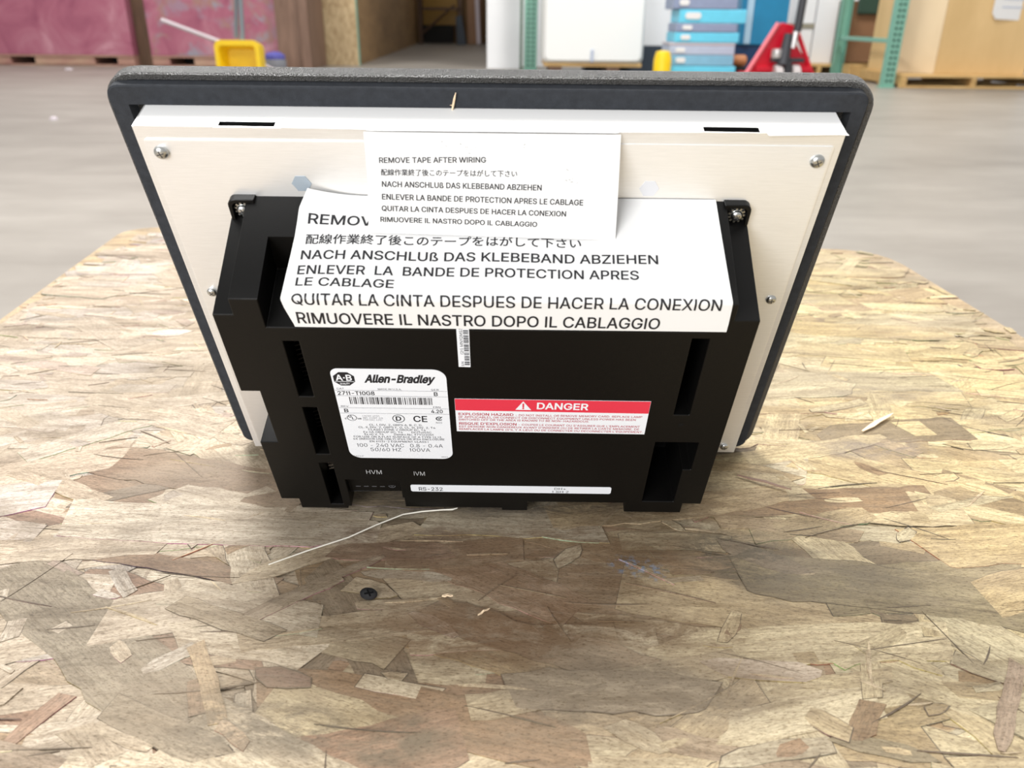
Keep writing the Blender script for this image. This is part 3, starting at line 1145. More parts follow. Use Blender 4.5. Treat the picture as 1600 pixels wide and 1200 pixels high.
for sgn in (-1, 1):
    mb = MB()
    x0, x1 = (-130.2, -116.5) if sgn < 0 else (116.5, 130.2)
    rad = (0.3, 0.3, 4.0, 3.0) if sgn < 0 else (3.0, 4.0, 0.3, 0.3)
    ins = (0.4, 0.4, 3.0, 1.8) if sgn < 0 else (1.8, 3.0, 0.4, 0.4)
    o0 = rrect(x0, x1, -57.5, -42.6, rad, 5)
    i0 = rrect(x0 + 1.8, x1 - 1.6, -55.9, -44.6, ins, 5)
    mb.loft([[D(x, y, WP - 0.2) for x, y in o0], [D(x, y, 27.6) for x, y in o0], [D(x, y, 28.0) for x, y in rrect(x0 + .4, x1 - .4, -57.1, -43, rad, 5)],
             [D(x, y, 28.0) for x, y in i0], [D(x, y, 25) for x, y in i0]])
    ear = mb.build('mounting_ear', M['black_plastic'], term, smooth=True, angle=30)
    pan_screw('screw', sgn * 124.0, -50.2, 25.8, 3.0, ear, 0.4, True)
for u, v, rt_ in ((-155.7, -19.0, 0.3), (156.1, -19.9, 0.5), (156.0, -108.7, 0.05), (157.3, -244.4, 0.2), (-155.9, -108, 0.7)):
    pan_screw('screw', u, v, WP - 0.05, 3.5 if v > -50 else 2.9, term, rt_)

# hexagonal discs
for u, v, m, lb in ((-92.1, -35.8, 'hex_blue', 'grey-blue hexagonal plug'), (78.6, -36.5, 'hex_pale', 'pale grey hexagonal plug')):
    mb = MB()
    hx = [(u + 4.9 * math.cos(a), v + 4.9 * math.sin(a)) for a in [PI / 3 * k for k in range(6)]]
    mb.loft([[D(x, y, WP - 0.1) for x, y in hx], [D(x, y, WP + 0.25) for x, y in hx]])
    o = mb.build('hex_plug', M[m], term)
    o['label'] = lb

# white tape along the chassis top, cut out around the slots
mb = MB()
n1 = [(-96.2, 23.3), (-96.2, 14.2), (-128.0, 15.5), (-128.6, 23.3)]
n2 = [(129.5, 25.6), (126.8, 15.6), (98.8, 15.4), (98.8, 23.6)]
pts = [(-164.8, 23.0)] + [n1[3], n1[2], n1[1], n1[0]] + [(-59, 24.0), (62, 24.2)] + [n2[3], n2[2], n2[1], n2[0]] + [(162, 24.2), (166.6, 24.6), (166.0, 22.4), (165.3, 2.0), (-164.8, 2.0)]
mb.add([D(x, CT + 0.25, q) for x, q in pts], [list(range(len(pts)))])
mb.add([D(x, CT + 0.05, q) for x, q in pts], [list(range(len(pts)))[::-1]])
n = len(pts)
mb.add([D(x, CT + 0.25, q) for x, q in pts] + [D(x, CT + 0.05, q) for x, q in pts], [(i, (i + 1) % n, n + (i + 1) % n, n + i) for i in range(n)])
mb.build('edge_tape', M['paper'], term, recalc=True)
mb = MB()
q0 = rrect(-57.5, 62, 15.9, 25.2, (0.3, 3.0, 3.0, 0.3), 4)
q0 = [(x, 41.1 - y) for x, y in rrect(-57.5, 62, 15.9, 25.2, (3.0, 0.3, 0.3, 3.0), 4)]
mb.loft([[D(x, CT + 0.27, y) for x, y in q0], [D(x, CT + 0.45, y) for x, y in q0]])
mb.build('tape_strip', M['clear_tape'], term)

# ---- large wiring tape over the housing's top edge
TA = (-42.2, 24.2); TC = (-59.0, 81.9)
TL = math.hypot(TC[0] - TA[0], TC[1] - TA[1])
tdv, tdw = (TC[0] - TA[0]) / TL, (TC[1] - TA[1]) / TL
RF = 2.0


def tape(u, t, off=0.0):
    lift = 0.0
    if u < -60 and t < 26:
        lift = 7.0 * ((-60 - u) / 33.0) ** 2 * (1 - t / 26.0) ** 1.6
    lift += 0.35 * math.sin(u * 0.09 + 1.0) * math.sin(PI * min(t, TL) / TL)
    if u < -82 and t > 20:
        lift += -1.1 * ((-82 - u) / 14.0) * math.sin(PI * min(1, (t - 20) / 60.0))
    off = off + lift
    a = TL - RF
    # normals: on the top run the outward normal is up the panel, on the drop it is out of the back
    nv, nw = tdw, -tdv
    if t <= a:
        v = TA[0] + tdv * t + nv * off
        q = TA[1] + tdw * t + nw * off
    else:
        ang0 = math.atan2(nv, nw)
        arc = RF * ang0
        cv = TA[0] + tdv * a - nv * RF
        cq = TA[1] + tdw * a - nw * RF
        if t < a + arc:
            an = ang0 - (t - a) / RF
            v = cv + math.sin(an) * (RF + off)
            q = cq + math.cos(an) * (RF + off)
        else:
            v = cv - (t - a - arc)
            q = cq + RF + off + 0.02 * (t - a - arc)
    return D(u, v, q)


def left_edge(t):
    P = [(0, -89.2), (10, -92.6), (33, -94.4), (47, -95.5), (61.5, -96.3), (66, -95.6), (77, -92.5), (90, -92.5)]
    for (a, x), (b, y) in zip(P, P[1:]):
        if t <= b:
            return x + (y - x) * (t - a) / (b - a)
    return P[-1][1]


mb = MB()
NU = 110
FOLD = [TL - RF + 0.4 * k for k in range(10)]
ts = [1.6 * k for k in range(int((TL - RF) / 1.6) + 1)] + FOLD + [TL - RF + 4.0 + 1.72 * k for k in range(10)]
for t in ts:
    l, r = left_edge(t), 112.3 + 3.0 * min(t, 72) / 72.0
    for k in range(NU + 1):
        mb.v.append(tuple(tape(l + (r - l) * k / NU, t)))
for j in range(len(ts) - 1):
    for k in range(NU):
        b = j * (NU + 1) + k
        mb.f.append([b, b + 1, b + NU + 2, b + NU + 1]); mb.mi.append(0)
TAPE = [
    ('REMOVE TAPE AFTER WIRING', -87.90, 17.73, 39.54, 20.38, 5.34),
    ('配線作業終了後このテープをはがして下さい', -88.04, 29.1, 44.93, 29.8, 5.6),
    ('NACH ANSCHLUß DAS KLEBEBAND ABZIEHEN', -89.30, 37.66, 81.28, 38.69, 4.9),
    ('ENLEVER  LA  BANDE DE PROTECTION APRES', -89.91, 46.07, 71.67, 47.45, 4.8),
    ('LE CABLAGE', -90.01, 52.37, -43.57, 53.52, 4.4),
    ('QUITAR LA CINTA DESPUES DE HACER LA CONEXION', -91.09, 63.0, 109.90, 63.8, 6.0),
    ('RIMUOVERE IL NASTRO DOPO IL CABLAGGIO', -90.6, 75.0, 82.63, 76.0, 6.8),
]
for s, a, b, c, d, cap in TAPE:
    cj = ord(s[0]) > 0x3000
    text_on(mb, s, (a, b), (c, d), cap, lambda u, t: tape(u, t, 0.18), 1, bold=0.003 if cj else 0.010, cjk=cj, up=-1, res=3, cuts=FOLD if s[0] == 'Q' else [1.6 * k for k in range(40)] if cj else ())
mb.build('wiring_tape', [M['paper'], M['ink']], term, smooth=True, recalc=False)

# ---- small instruction label hanging from the chassis top
LA = (-6.3, 24.9); LC = (-45.5, 46.2)
LL = math.hypot(LC[0] - LA[0], LC[1] - LA[1])


def lab(u, t, off=0.0):
    q = t / LL
    bow = 1.5 * math.sin(PI * min(q, 1.0)) * 0.6 + 0.5 * math.sin(u * 0.06) * q
    nv, nw = (LC[1] - LA[1]) / LL, -(LC[0] - LA[0]) / LL
    v = LA[0] + (LC[0] - LA[0]) * q + nv * (off + bow)
    w_ = LA[1] + (LC[1] - LA[1]) * q + nw * (off + bow)
    return D(u, v, w_)


mb = MB()
for j in range(25):
    for k in range(41):
        t = (46.6 + 2.2 * k / 40) * j / 24
        x0 = -57.7 + 0.9 * math.sin(PI * j / 24)
        mb.v.append(tuple(lab(x0 + (61.5 - x0) * k / 40, t)))
for j in range(24):
    for k in range(40):
        b = j * 41 + k
        mb.f.append([b, b + 1, b + 42, b + 41]); mb.mi.append(0)
LAB = [
    ('REMOVE TAPE AFTER WIRING', -50.87, 13.76, -0.93, 13.07, 2.40),
    ('配線作業終了後このテープをはがして下さい', -50.21, 19.5, 13.71, 19.5, 3.0),
    ('NACH ANSCHLUß DAS KLEBEBAND ABZIEHEN', -50.04, 24.63, 25.31, 25.51, 2.51),
    ('ENLEVER LA BANDE DE PROTECTION APRES LE CABLAGE', -50.30, 30.52, 45.17, 32.27, 2.54),
    ('QUITAR LA CINTA DESPUES DE HACER LA CONEXION', -50.69, 35.91, 37.21, 37.57, 2.41),
    ('RIMUOVERE IL NASTRO DOPO IL CABLAGGIO', -51.60, 41.11, 23.54, 42.66, 2.28),
]
for s, a, b, c, d, cap in LAB:
    text_on(mb, s, (a, b), (c, d), cap, lambda u, t: lab(u, t, 0.22), 1, bold=0.003 if ord(s[0]) > 0x3000 else 0.014, cjk=ord(s[0]) > 0x3000, up=-1, res=2)
# soft grey handling smudges
for cx, cy, n, sp in ((-8, 6.5, 16, 9), (17, 6.0, 6, 3), (38, 19.5, 10, 3.2), (-22, 4.5, 8, 8)):
    for k in range(n):
        x = cx + rnd.gauss(0, sp * 0.5); y = min(max(cy + rnd.gauss(0, 1.6), 1.2), 24)
        L = rnd.uniform(0.6, 2.2); a = rnd.uniform(-1.2, 1.2); wd = rnd.uniform(0.08, 0.3)
        dx, dy = math.cos(a) * L / 2, math.sin(a) * L / 2
        poly_on(mb, [(x - dx, y - dy), (x, y + wd), (x + dx, y + dy), (x, y - wd)], lambda u, t: lab(u, t, 0.08), 2)
mb.build('instruction_label', [M['paper'], M['ink'], flat('smudge', (0.42, 0.42, 0.42, 1), 0.6)], term, smooth=True, recalc=False)

# ---- stickers on the back face
WS = W1 + 0.15


def B(u, v):
    return D(u, v, WS + 0.10)


def B2(u, v):
    return D(u, v, WS + 0.18)


def sticker(name, outline, mat):
    mb = MB()
    mb.loft([[D(x, y, W1 - 0.02) for x, y in outline], [D(x, y, WS) for x, y in outline]])
    return mb


mb = sticker('rating_plate', rrect(-81.2, -21.6, -184.2, -107.4, (6, 7, 4, 7), 7), None)
# octagon mark
ocx, ocy = -74.7, -115.2
oc = []
for a in range(8):
    t = PI / 8 + a * PI / 4
    oc.append((ocx + 5.9 * math.cos(t), ocy + 5.6 * math.sin(t)))
poly_on(mb, oc, B, 1)
text_on(mb, 'A·B', (-79.0, -116.3), (-70.6, -116.3), 4.3, B2, 3, bold=0.02)
poly_on(mb, [(-79.7, -117.3), (-69.7, -117.3), (-69.7, -116.95), (-79.7, -116.95)], B2, 3)
text_on(mb, 'QUALITY', (-77.3, -119.4), (-72.2, -119.4), 1.2, B2, 3, bold=0.02, res=1)
RP = [('Allen-Bradley', -64.45, -117.6, -28.34, -117.5, 5.6, 0.035, 2, 0.26, 1),
      ('CAT', -79.74, -123.5, -75.92, -123.5, 1.3, 0, 1, 0, 2), ('MADE IN U.S.A.', -58.06, -123.6, -45.65, -123.6, 1.3, 0, 1, 0, 2), ('SER', -30.18, -123.7, -26.13, -123.7, 1.4, 0, 1, 0, 2),
      ('2711-T10G8', -79.76, -127.9, -60.26, -127.8, 2.9, 0.012, 2, 0, 1), ('B', -28.89, -127.9, -26.87, -127.9, 2.9, 0.012, 2, 0, 1),
      ('REV', -79.64, -138.0, -75.59, -138.0, 1.3, 0, 1, 0, 2), ('FRN', -29.99, -138.0, -26.08, -138.0, 1.4, 0, 1, 0, 2),
      ('B', -78.49, -142.4, -76.22, -142.4, 2.9, 0.012, 2, 0, 1), ('4.20', -31.35, -142.2, -25.09, -142.2, 2.8, 0.012, 2, 0, 1),
      ('CE', -41.6, -149.9, -34.0, -150.0, 5.0, 0.012, 2, 0, 1), ('N223', -29.33, -151.2, -26.08, -151.2, 1.5, -0.005, 1, 0, 2),
      ('LISTED 4C55', -69.20, -146.0, -60.02, -146.0, 1.15, -0.008, 1, 0, 2), ('IND. CONT. EQ.', -69.16, -147.7, -57.99, -147.7, 1.15, -0.008, 1, 0, 2), ('FOR HAZ. LOC.', -69.15, -149.4, -58.67, -149.4, 1.15, -0.008, 1, 0, 2),
      ('CL. I, DIV. 2, GRPS A, B, C, D,', -66.49, -153.9, -37.09, -153.8, 1.6, 0, 1, 0, 1), ('CL. II, DIV. 2, GRPS F, G, CL. III, DIV. 2, T4', -72.70, -156.1, -30.11, -156.0, 1.6, 0, 1, 0, 1),
      ('CLASS I ZONE 2 GROUP IIC, T4', -67.54, -158.2, -35.65, -158.1, 1.6, 0, 1, 0, 1), ('Ex nA GROUP IIC, T4', -70.54, -160.4, -48.6, -160.3, 1.6, 0, 1, 0, 1), ('DC1Tu155C', -43.6, -160.3, -32.62, -160.2, 1.6, 0, 1, 0, 1),
      ('Ex nC V, T4', -70.16, -162.5, -59.6, -162.4, 1.6, 0, 1, 0, 1), ('Demko No. 97Y122001', -53.6, -162.4, -31.65, -162.3, 1.6, 0, 1, 0, 1),
      ('FOR USE ON A FLAT SURFACE OF A TYPE 12,13,', -76.59, -164.7, -26.69, -164.5, 1.6, 0, 1, 0, 1), ('4X (INDOOR USE ONLY) IP65 OR IP54 ENCLOSURE', -77.26, -166.8, -25.52, -166.5, 1.6, 0, 1, 0, 1),
      ('EN 61131-2 EQUIPMENT CLASS I', -68.08, -169.0, -34.93, -168.9, 1.6, 0, 1, 0, 1),
      ('100 - 240 VAC   0.8 - 0.4A', -75.89, -173.4, -26.95, -173.3, 3.2, -0.006, 2, 0, 1), ('50/60 HZ    100VA', -68.55, -177.4, -34.48, -177.4, 3.2, -0.006, 2, 0, 1),
      ('FACLP', -79.08, -182.9, -73.44, -182.9, 1.1, -0.005, 1, 0, 2), ('0802', -28.32, -182.8, -24.63, -182.8, 1.1, -0.005, 1, 0, 2)]
for s, a, b, c, d, cap, bo, rs, sh, mi in RP:
    text_on(mb, s, (a, b), (c, d), cap, B, mi, bold=bo, res=rs, shear=sh)
for y in (-124.15, -128.6, -138.55, -143.1):
    poly_on(mb, [(-81, y - 0.09), (-21.8, y - 0.09), (-21.8, y + 0.09), (-81, y + 0.09)], B, 2)
x = -74.3
rb = random.Random(5)
while x < -30.2:
    wd = rb.choice((0.24, 0.24, 0.5, 0.72))
    poly_on(mb, [(x, -135.4), (x + wd, -135.4), (x + wd, -129.5), (x, -129.5)], B, 1)
    x += wd + rb.choice((0.3, 0.3, 0.55, 0.8))
# approval marks
ring_on(mb, -75.2, -147.1, 2.7, 2.6, 0.12, B, 1)
text_on(mb, 'U', (-76.9, -146.9), (-75.4, -146.9), 1.9, B, 1, 0.02)
text_on(mb, 'L', (-75.2, -148.4), (-74.0, -148.4), 1.9, B, 1, 0.02)
text_on(mb, 'c', (-79.2, -148.4), (-78.2, -148.4), 1.6, B, 1, 0.01)
text_on(mb, 'us', (-72.1, -148.4), (-70.1, -148.4), 1.6, B, 1, 0.01)
ring_on(mb, -49.65, -147.4, 3.4, 3.4, 0.12, B, 1)
text_on(mb, 'D', (-51.2, -149.1), (-48.2, -149.1), 3.5, B, 1, 0.02)
ring_on(mb, -27.4, -147.0, 1.9, 1.7, 0.34, B, 1, 40, 330, 18)
poly_on(mb, [(-28.2, -146.8), (-27.4, -147.8), (-25.7, -145.8), (-25.7, -145.1), (-27.4, -147.0), (-28.0, -146.3)], B, 1)
mb.build('rating_plate', [M['label_white'], M['ink'], M['grey_ink'], M['label_white']], hs, recalc=False)

mb = sticker('danger_label', [(-18.2, -158.0), (86.3, -158.7), (86.3, -130.3), (-18.2, -130.0)], None)
poly_on(mb, [(-18.1, -139.6), (86.2, -140.5), (86.2, -130.4), (-18.1, -130.1)], lambda u, v: D(u, v, WS + 0.05), 1)
text_on(mb, 'DANGER', (25.73, -137.6), (53.46, -138.0), 5.1, B, 0, bold=0.02)
poly_on(mb, [(14.2, -138.5), (22.8, -138.6), (18.4, -131.4)], B, 0)
text_on(mb, '!', (17.9, -137.6), (19.0, -137.6), 4.2, B2, 1, bold=0.03)
DG = [('EXPLOSION HAZARD', -16.62, -143.7, 13.19, -143.9, 2.1, 0.012), ('- DO NOT INSTALL OR REMOVE MEMORY CARD. REPLACE LAMP', 14.3, -143.9, 83.2, -144.2, 1.6, 0.004),
      ('(IF APPLICABLE), OR CONNECT OR DISCONNECT EQUIPMENT UNLESS POWER HAS BEEN', -16.73, -146.0, 79.93, -146.7, 1.6, 0.004),
      ('SWITCHED OFF OR THE AREA IS KNOWN TO BE NON-HAZARDOUS.', -16.83, -148.2, 54.71, -148.7, 1.6, 0.004),
      ("RISQUE D'EXPLOSION", -16.64, -151.9, 14.92, -152.1, 2.1, 0.012), ("- COUPER LE COURANT OU S'ASSURER QUE L'EMPLACEMENT", 16.1, -152.1, 82.97, -152.7, 1.6, 0.004),
      ("EST DESIGNE NON DANGEREUX AVANT D'INSERER OU DE RETIRER LA CARTE MEMOIRE, DE", -16.75, -154.3, 82.82, -155.0, 1.6, 0.004),
      ("REMPLACER LA LAMPE (S'IL Y A LIEU) OU DE CONNECTER OU DECONNECTER L'EQUIPEMENT.", -16.84, -156.6, 85.19, -157.4, 1.6, 0.004)]
for s, a, b, c, d, cap, bo in DG:
    text_on(mb, s, (a, b), (c, d), cap, B, 2, bold=bo, res=1)
mb.build('danger_label', [M['label_white'], M['red'], M['red_ink']], hs, recalc=False)

mb = sticker('barcode_sticker', [(-14.8, -105.0), (-8.8, -105.1), (-8.6, -70), (-14.8, -70)], None)
y = -103.5
while y < -79:
    wd = rb.choice((0.25, 0.25, 0.5, 0.7))
    poly_on(mb, [(-11.6, y), (-9.1, y), (-9.1, y + wd), (-11.6, y + wd)], B, 1)
    y += wd + rb.choice((0.3, 0.3, 0.6))
text_on(mb, '(21) MN1QMS3T', (-12.0, -95.5), (-12.0, -75.5), 1.5, B, 1, res=1)
text_on(mb, 'S/N', (-12.0, -104.3), (-12.0, -101.0), 1.3, B, 1, res=1)
mb.build('barcode_sticker', [M['label_white'], M['ink']], hs, recalc=False)

mb = sticker('port_label', rrect(-49, 73.2, -218.4, -211.3, 1.4, 4), None)
text_on(mb, 'RS-232', (-44.1, -217.2), (-29.6, -217.2), 3.6, B, 1, bold=0.005)
text_on(mb, 'DH+', (38.6, -214.6), (45.6, -214.6), 2.2, B, 1)
text_on(mb, '1 SH 2', (37.2, -217.8), (47.4, -217.8), 2.2, B, 1)
mb.build('port_label', [M['label_white'], M['ink']], hs, recalc=False)
mb = MB()
text_on(mb, 'HVM', (-74.1, -200.4), (-64.9, -200.5), 4.0, lambda u, v: D(u, v, W1 + 0.1), 0, bold=-0.004)
text_on(mb, 'IVM', (-45.8, -201.4), (-39.3, -201.5), 4.0, lambda u, v: D(u, v, W1 + 0.1), 0, bold=-0.004)
mb.build('printed_mark', M['print_grey'], hs, recalc=False)
# small round hole rim at the lower right, with its dark bottom
mb = MB()
ring_on(mb, 105.3, -149.8, 1.9, 1.9, 0.25, lambda u, v: D(u, v, W1 + 0.05), 0)
poly_on(mb, [(105.3 + 1.45 * math.cos(k * PI / 8), -149.8 + 1.45 * math.sin(k * PI / 8)) for k in range(16)], lambda u, v: D(u, v, W1 + 0.04), 1)
mb.build('screw_hole', [M['black_plastic'], M['dark']], hs, recalc=False)

# splinter caught on the gasket, in world space
Mt = Matrix.Translation(Vector((-0.01163, 0.52062, T + 0.0002))) @ Euler((TILT, 0, math.radians(-0.29))).to_matrix().to_4x4()
mb = MB()
sp = [Mt @ D(-15.6, 3.2, 6.2), Mt @ D(-16.4, 0.0, 5.6), Mt @ D(-17.2, -3.6, 5.6), Mt @ D(-17.9, -7.0, 6.2)]
mb.tube(sp, [0.0002, 0.0006, 0.0006, 0.0003], 6)
mb.tube([Mt @ D(-17.0, -3.2, 5.8), Mt @ D(-18.6, -3.0, 6.4)], [0.0003, 0.0001], 5)
tag(mb.build('wood_splinter', M['splinter']), 'small upright wood splinter stuck to the gasket at the top middle of the terminal', 'splinter')


# ================================================================== WAREHOUSE BEHIND
def boxpart(name, x0, x1, y0, y1, z0, z1, mat, parent, bevel=0.004):
    mb = MB()
    mb.box(x0, x1, y0, y1, z0, z1)
    return mb.build(name, mat if isinstance(mat, list) else M[mat], parent, bevel=bevel)


def pallet(x, y, wd, dp, label, h=0.125, n=3, group=None):
    t = thing('wooden_pallet', label, 'pallet', (x, y, 0), group=group)
    mb = MB(); mb.box(0, wd, 0, dp, h - 0.022, h)
    mb.build('deck', M['pallet_wood'], t, bevel=0.003)
    for k in range(n):
        xx = (wd - 0.05) * k / (n - 1)
        boxpart('stringer', xx, xx + 0.05, 0.0, dp, 0.022, h - 0.022, 'pallet_wood', t)
    for yy in (0, dp / 2 - 0.045, dp - 0.09):
        boxpart('bottom_board', 0, wd, yy, yy + 0.09, 0.0, 0.022, 'pallet_wood', t)
    return t


# faded red crates
def crate(x0, x1, y, mat, label, pockets):
    t = thing('wooden_crate', label, 'crate', (x0, y, 0))
    wd = x1 - x0
    boxpart('body', 0, wd, 0, 1.1, 0.125, 1.3, mat, t, 0.01)
    mb = MB()
    xs = [0]
    for a, b in pockets:
        xs += [a - x0, b - x0]
    xs.append(wd)
    for i in range(0, len(xs), 2):
        mb.box(xs[i], xs[i + 1], 0.01, 1.09, 0.02, 0.108)
    mb.box(0, wd, 0.0, 1.1, 0.106, 0.127)
    mb.box(0, wd, 0.02, 1.08, 0.0, 0.02)
    mb.build('skid', M['pink_base'], t)
    # black sheet that paints the shade inside the fork pockets
    boxpart('inner_board', 0.02, wd - 0.02, 0.5, 0.52, 0.02, 0.106, 'black_void', t, 0)
    return t


crate(-7.7, -6.42, 10.6, 'pink', 'faded red crate at far left, mostly outside the frame', [(-7.4, -7.1), (-6.8, -6.55)])
crate(-6.40, -4.66, 10.6, 'pink', 'faded red wooden crate left of the narrow dark gap, fork pockets below', [(-6.18, -5.88), (-5.15, -4.87)])
crate(-4.44, -2.87, 10.6, 'pink_worn', 'scuffed red wooden crate standing behind the yellow dustpan', [(-4.23, -3.93), (-3.4, -3.15)])
mb = MB(); mb.box(-4.66, -4.44, 10.75, 11.6, 0, 1.5)
tag(mb.build('wooden_crate', M['brown_wood'], bevel=0.006), 'dark brown wooden crate end in the gap between the two red crates', 'crate')
mb = MB(); mb.box(-2.86, -2.46, 10.5, 11.3, 0, 1.6)
mb.box(-2.56, -2.46, 10.45, 10.5, 0, 1.6)
tag(mb.build('wooden_crate', M['brown_post'], bevel=0.006), 'dull brown boarded crate between the scuffed red crate and the pale chipboard', 'crate')

# chipboard-ended plywood partition along the aisle
t = thing('plywood_partition', 'tall tan plywood stack with a pale chipboard end along the left of the aisle', 'plywood stack', (0, 0, 0))
mb = MB(); mb.prism([(-2.68, 11.4), (-2.06, 11.4), (-2.38, 21.2), (-3.2, 21.2)], 'z', 0, 2.2)
mb.build('body', M['ply_tan'], t)
boxpart('end_panel', -2.67, -2.05, 11.36, 11.4, 0, 2.2, 'osb_pale', t, 0)
boxpart('corner_strip', -2.052, -2.04, 11.37, 11.45, 0.0, 2.2, 'rack_green', t, 0)

# end of the aisle: rack with yellow beams, dark bin, leaning parts
t = thing('pallet_rack', 'distant rack with yellow boards and a dark lower bay at the aisle end', 'rack', (0, 0, 0))
for x in (-2.3, -1.36):
    boxpart('post', x, x + 0.09, 20.9, 21.0, 0, 2.4, 'brown_wood', t)
boxpart('yellow_panel', -2.21, -1.40, 21.2, 21.25, 0.42, 1.6, 'rack_yellow', t, 0)
boxpart('beam', -2.25, -1.3, 20.9, 20.98, 0.74, 0.80, 'brown_wood', t)
mb = MB(); mb.tube([(-2.2, 20.92, 0.25), (-1.45, 20.92, 0.85)], 0.03, 6)
mb.build('brace', M['brown_wood'], t)
boxpart('dark_bay', -2.25, -1.5, 21.1, 21.3, 0.02, 0.42, 'black_void', t, 0)  # black box painting the dim lower bay
mb = MB(); mb.prism([(-1.38, 0.0), (-1.16, 0.0), (-1.26, 0.64), (-1.40, 0.60)], 'y', 20.6, 20.8)
tag(mb.build('storage_bin', M['slate'], bevel=0.01), 'dark slate slab leaning at the far end of the aisle', 'slab')
mb = MB(); mb.box(-1.15, -0.82, 20.9, 21.4, 0, 1.4)
tag(mb.build('cardboard_box', M['cardboard_brown'], bevel=0.01), 'tall brown carton at the far end of the aisle, right of the slate slab', 'carton')
mb = MB(); mb.tube([(-0.86, 20.5, 0.02), (-0.92, 20.7, 1.3)], 0.05, 8)
tag(mb.build('pipe', M['clear_stick']), 'pale upright pipe leaning at the far end of the aisle', 'pipe')


# rack uprights with punched slots
def upright(x, y, wd, label, depth=None, side=-1, h=2.6):
    t = thing('rack_upright', label, 'rack upright', (x, y, 0))
    mb = MB()
    th = 0.004
    mb.box(0, wd, 0, th, 0, h)
    mb.box(0, th, th, 0.075, 0, h)
    mb.box(wd - th, wd, th, 0.075, 0, h)
    mb.build('post', M['rack_green'], t)
    mb = MB()
    mb.prism([(-0.011, 0), (0.011, 0), (0.013, 0.022), (-0.010, 0.024)], 'y', -0.0012, 0.001)
    proto = None
    z = 0.05
    while z < 1.3:
        for c in (0.32, 0.68):
            if proto is None:
                sl = proto = mb.build('punched_slot', M['rack_hole'], t)
            else:
                sl = proto.copy()
                COL.objects.link(sl)
                sl.parent = t
            sl.location = (wd * c, 0, z)
        z += 0.052
    boxpart('foot_plate', -0.02, wd + 0.003, -0.03, 0.1, 0, 0.008, 'rack_green', t, 0)
    if depth:
        mb = MB()
        mb.box(0, wd, depth, depth + 0.004, 0, h); mb.box(0, 0.004, depth - 0.07, depth, 0, h); mb.box(wd - 0.004, wd, depth - 0.07, depth, 0, h)
        mb.build('rear_post', M['rack_green'], t)
        for zz in (0.42, 1.2):
            boxpart('brace', 0.02, 0.06, 0.05, depth - 0.05, zz - 0.02, zz + 0.02, 'rack_green', t)
    return t


upright(0.105, 10.6, 0.155, 'narrow green punched rack upright beside the white chest', None)
mb = MB(); mb.box(0.052, 0.083, 10.62, 10.7, 0, 2.6)
tag(mb.build('rack_post', flat('dark_green', srgb(78, 104, 84), 0.5)), 'thin dark green post between white wall and narrow green upright', 'post')
upright(3.585, 8.4, 0.115, 'wide green punched upright with braces beside the big cardboard carton', 1.45)

# white chest on dark supports
t = thing('storage_chest', 'large white rounded chest on low wooden skids right of the narrow green upright', 'chest', (0.30, 9.6, 0))
mb = MB()
pr = rrect(0, 1.11, 0.14, 1.15, 0.055, 6)
mb.loft([[(x + (0.03 if x < 0.5 else -0.03), 0, z + (0.03 if z < 0.6 else -0.03)) for x, z in pr], [(x, 0.05, z) for x, z in pr], [(x, 0.9, z) for x, z in pr]])
mb.build('body', M['chest_white'], t, smooth=True, angle=25)
boxpart('latch', 0.53, 0.56, -0.02, 0.0, 0.15, 0.28, 'tote_pale', t)
boxpart('bottom_edge', 0.02, 1.1, 0.03, 0.88, 0.10, 0.14, 'pallet_wood', t)
for x in (0.08, 0.72):
    boxpart('skid', x, x + 0.14, 0.05, 0.85, 0, 0.10, 'brown_post', t)
# white cabinet behind over a slate box that paints the dark gap beneath
t = thing('cabinet', 'white cabinet with dark base between the white chest and blue cases', 'cabinet', (1.44, 10.5, 0))
boxpart('body', 0, 0.62, 0, 0.5, 0.30, 1.6, 'wall_white', t)
boxpart('base', -0.6, 0.62, 0.0, 0.5, 0, 0.30, 'slate', t)  # slate box standing for the shaded gap under the cabinet
# yellow drum
mb = MB()
mb.lathe([(0.09, 0), (0.09, 0.22), (0.07, 0.29), (0.02, 0.30)], 20, org=(1.50, 8.85, 0))
tag(mb.build('canister', M['yellow'], smooth=True), 'yellow canister left of the pale blue case stack', 'canister')

# stack of equipment cases
ST = [(1.62, 2.29, 0.0, 0.15, 'tote_blue', 'bright blue flat case at the bottom of the case stack', 0),
      (1.60, 2.26, 0.15, 0.255, 'tote_mist', 'misty blue case second from the bottom of the case stack', 1),
      (1.59, 2.26, 0.255, 0.345, 'tote_pale', 'pale grey case in the lower middle of the case stack', 1),
      (1.585, 2.26, 0.345, 0.372, 'clear_stick', 'thin whitish lid sheet lying in the case stack', 0),
      (1.63, 2.29, 0.372, 0.47, 'tote_blue', 'bright blue case in the middle of the case stack', 1),
      (1.64, 2.26, 0.47, 0.555, 'tote_grey', 'blue-grey case between the two upper bright blue cases', 1),
      (1.66, 2.34, 0.555, 0.685, 'tote_blue', 'widest bright blue case, second from the visible top of the stack', 2),
      (1.59, 2.24, 0.685, 0.80, 'tote_grey', 'blue-grey case at the visible top of the case stack', 1),
      (1.62, 2.28, 0.80, 0.93, 'tote_blue', 'bright blue case above the frame on top of the case stack', 0)]
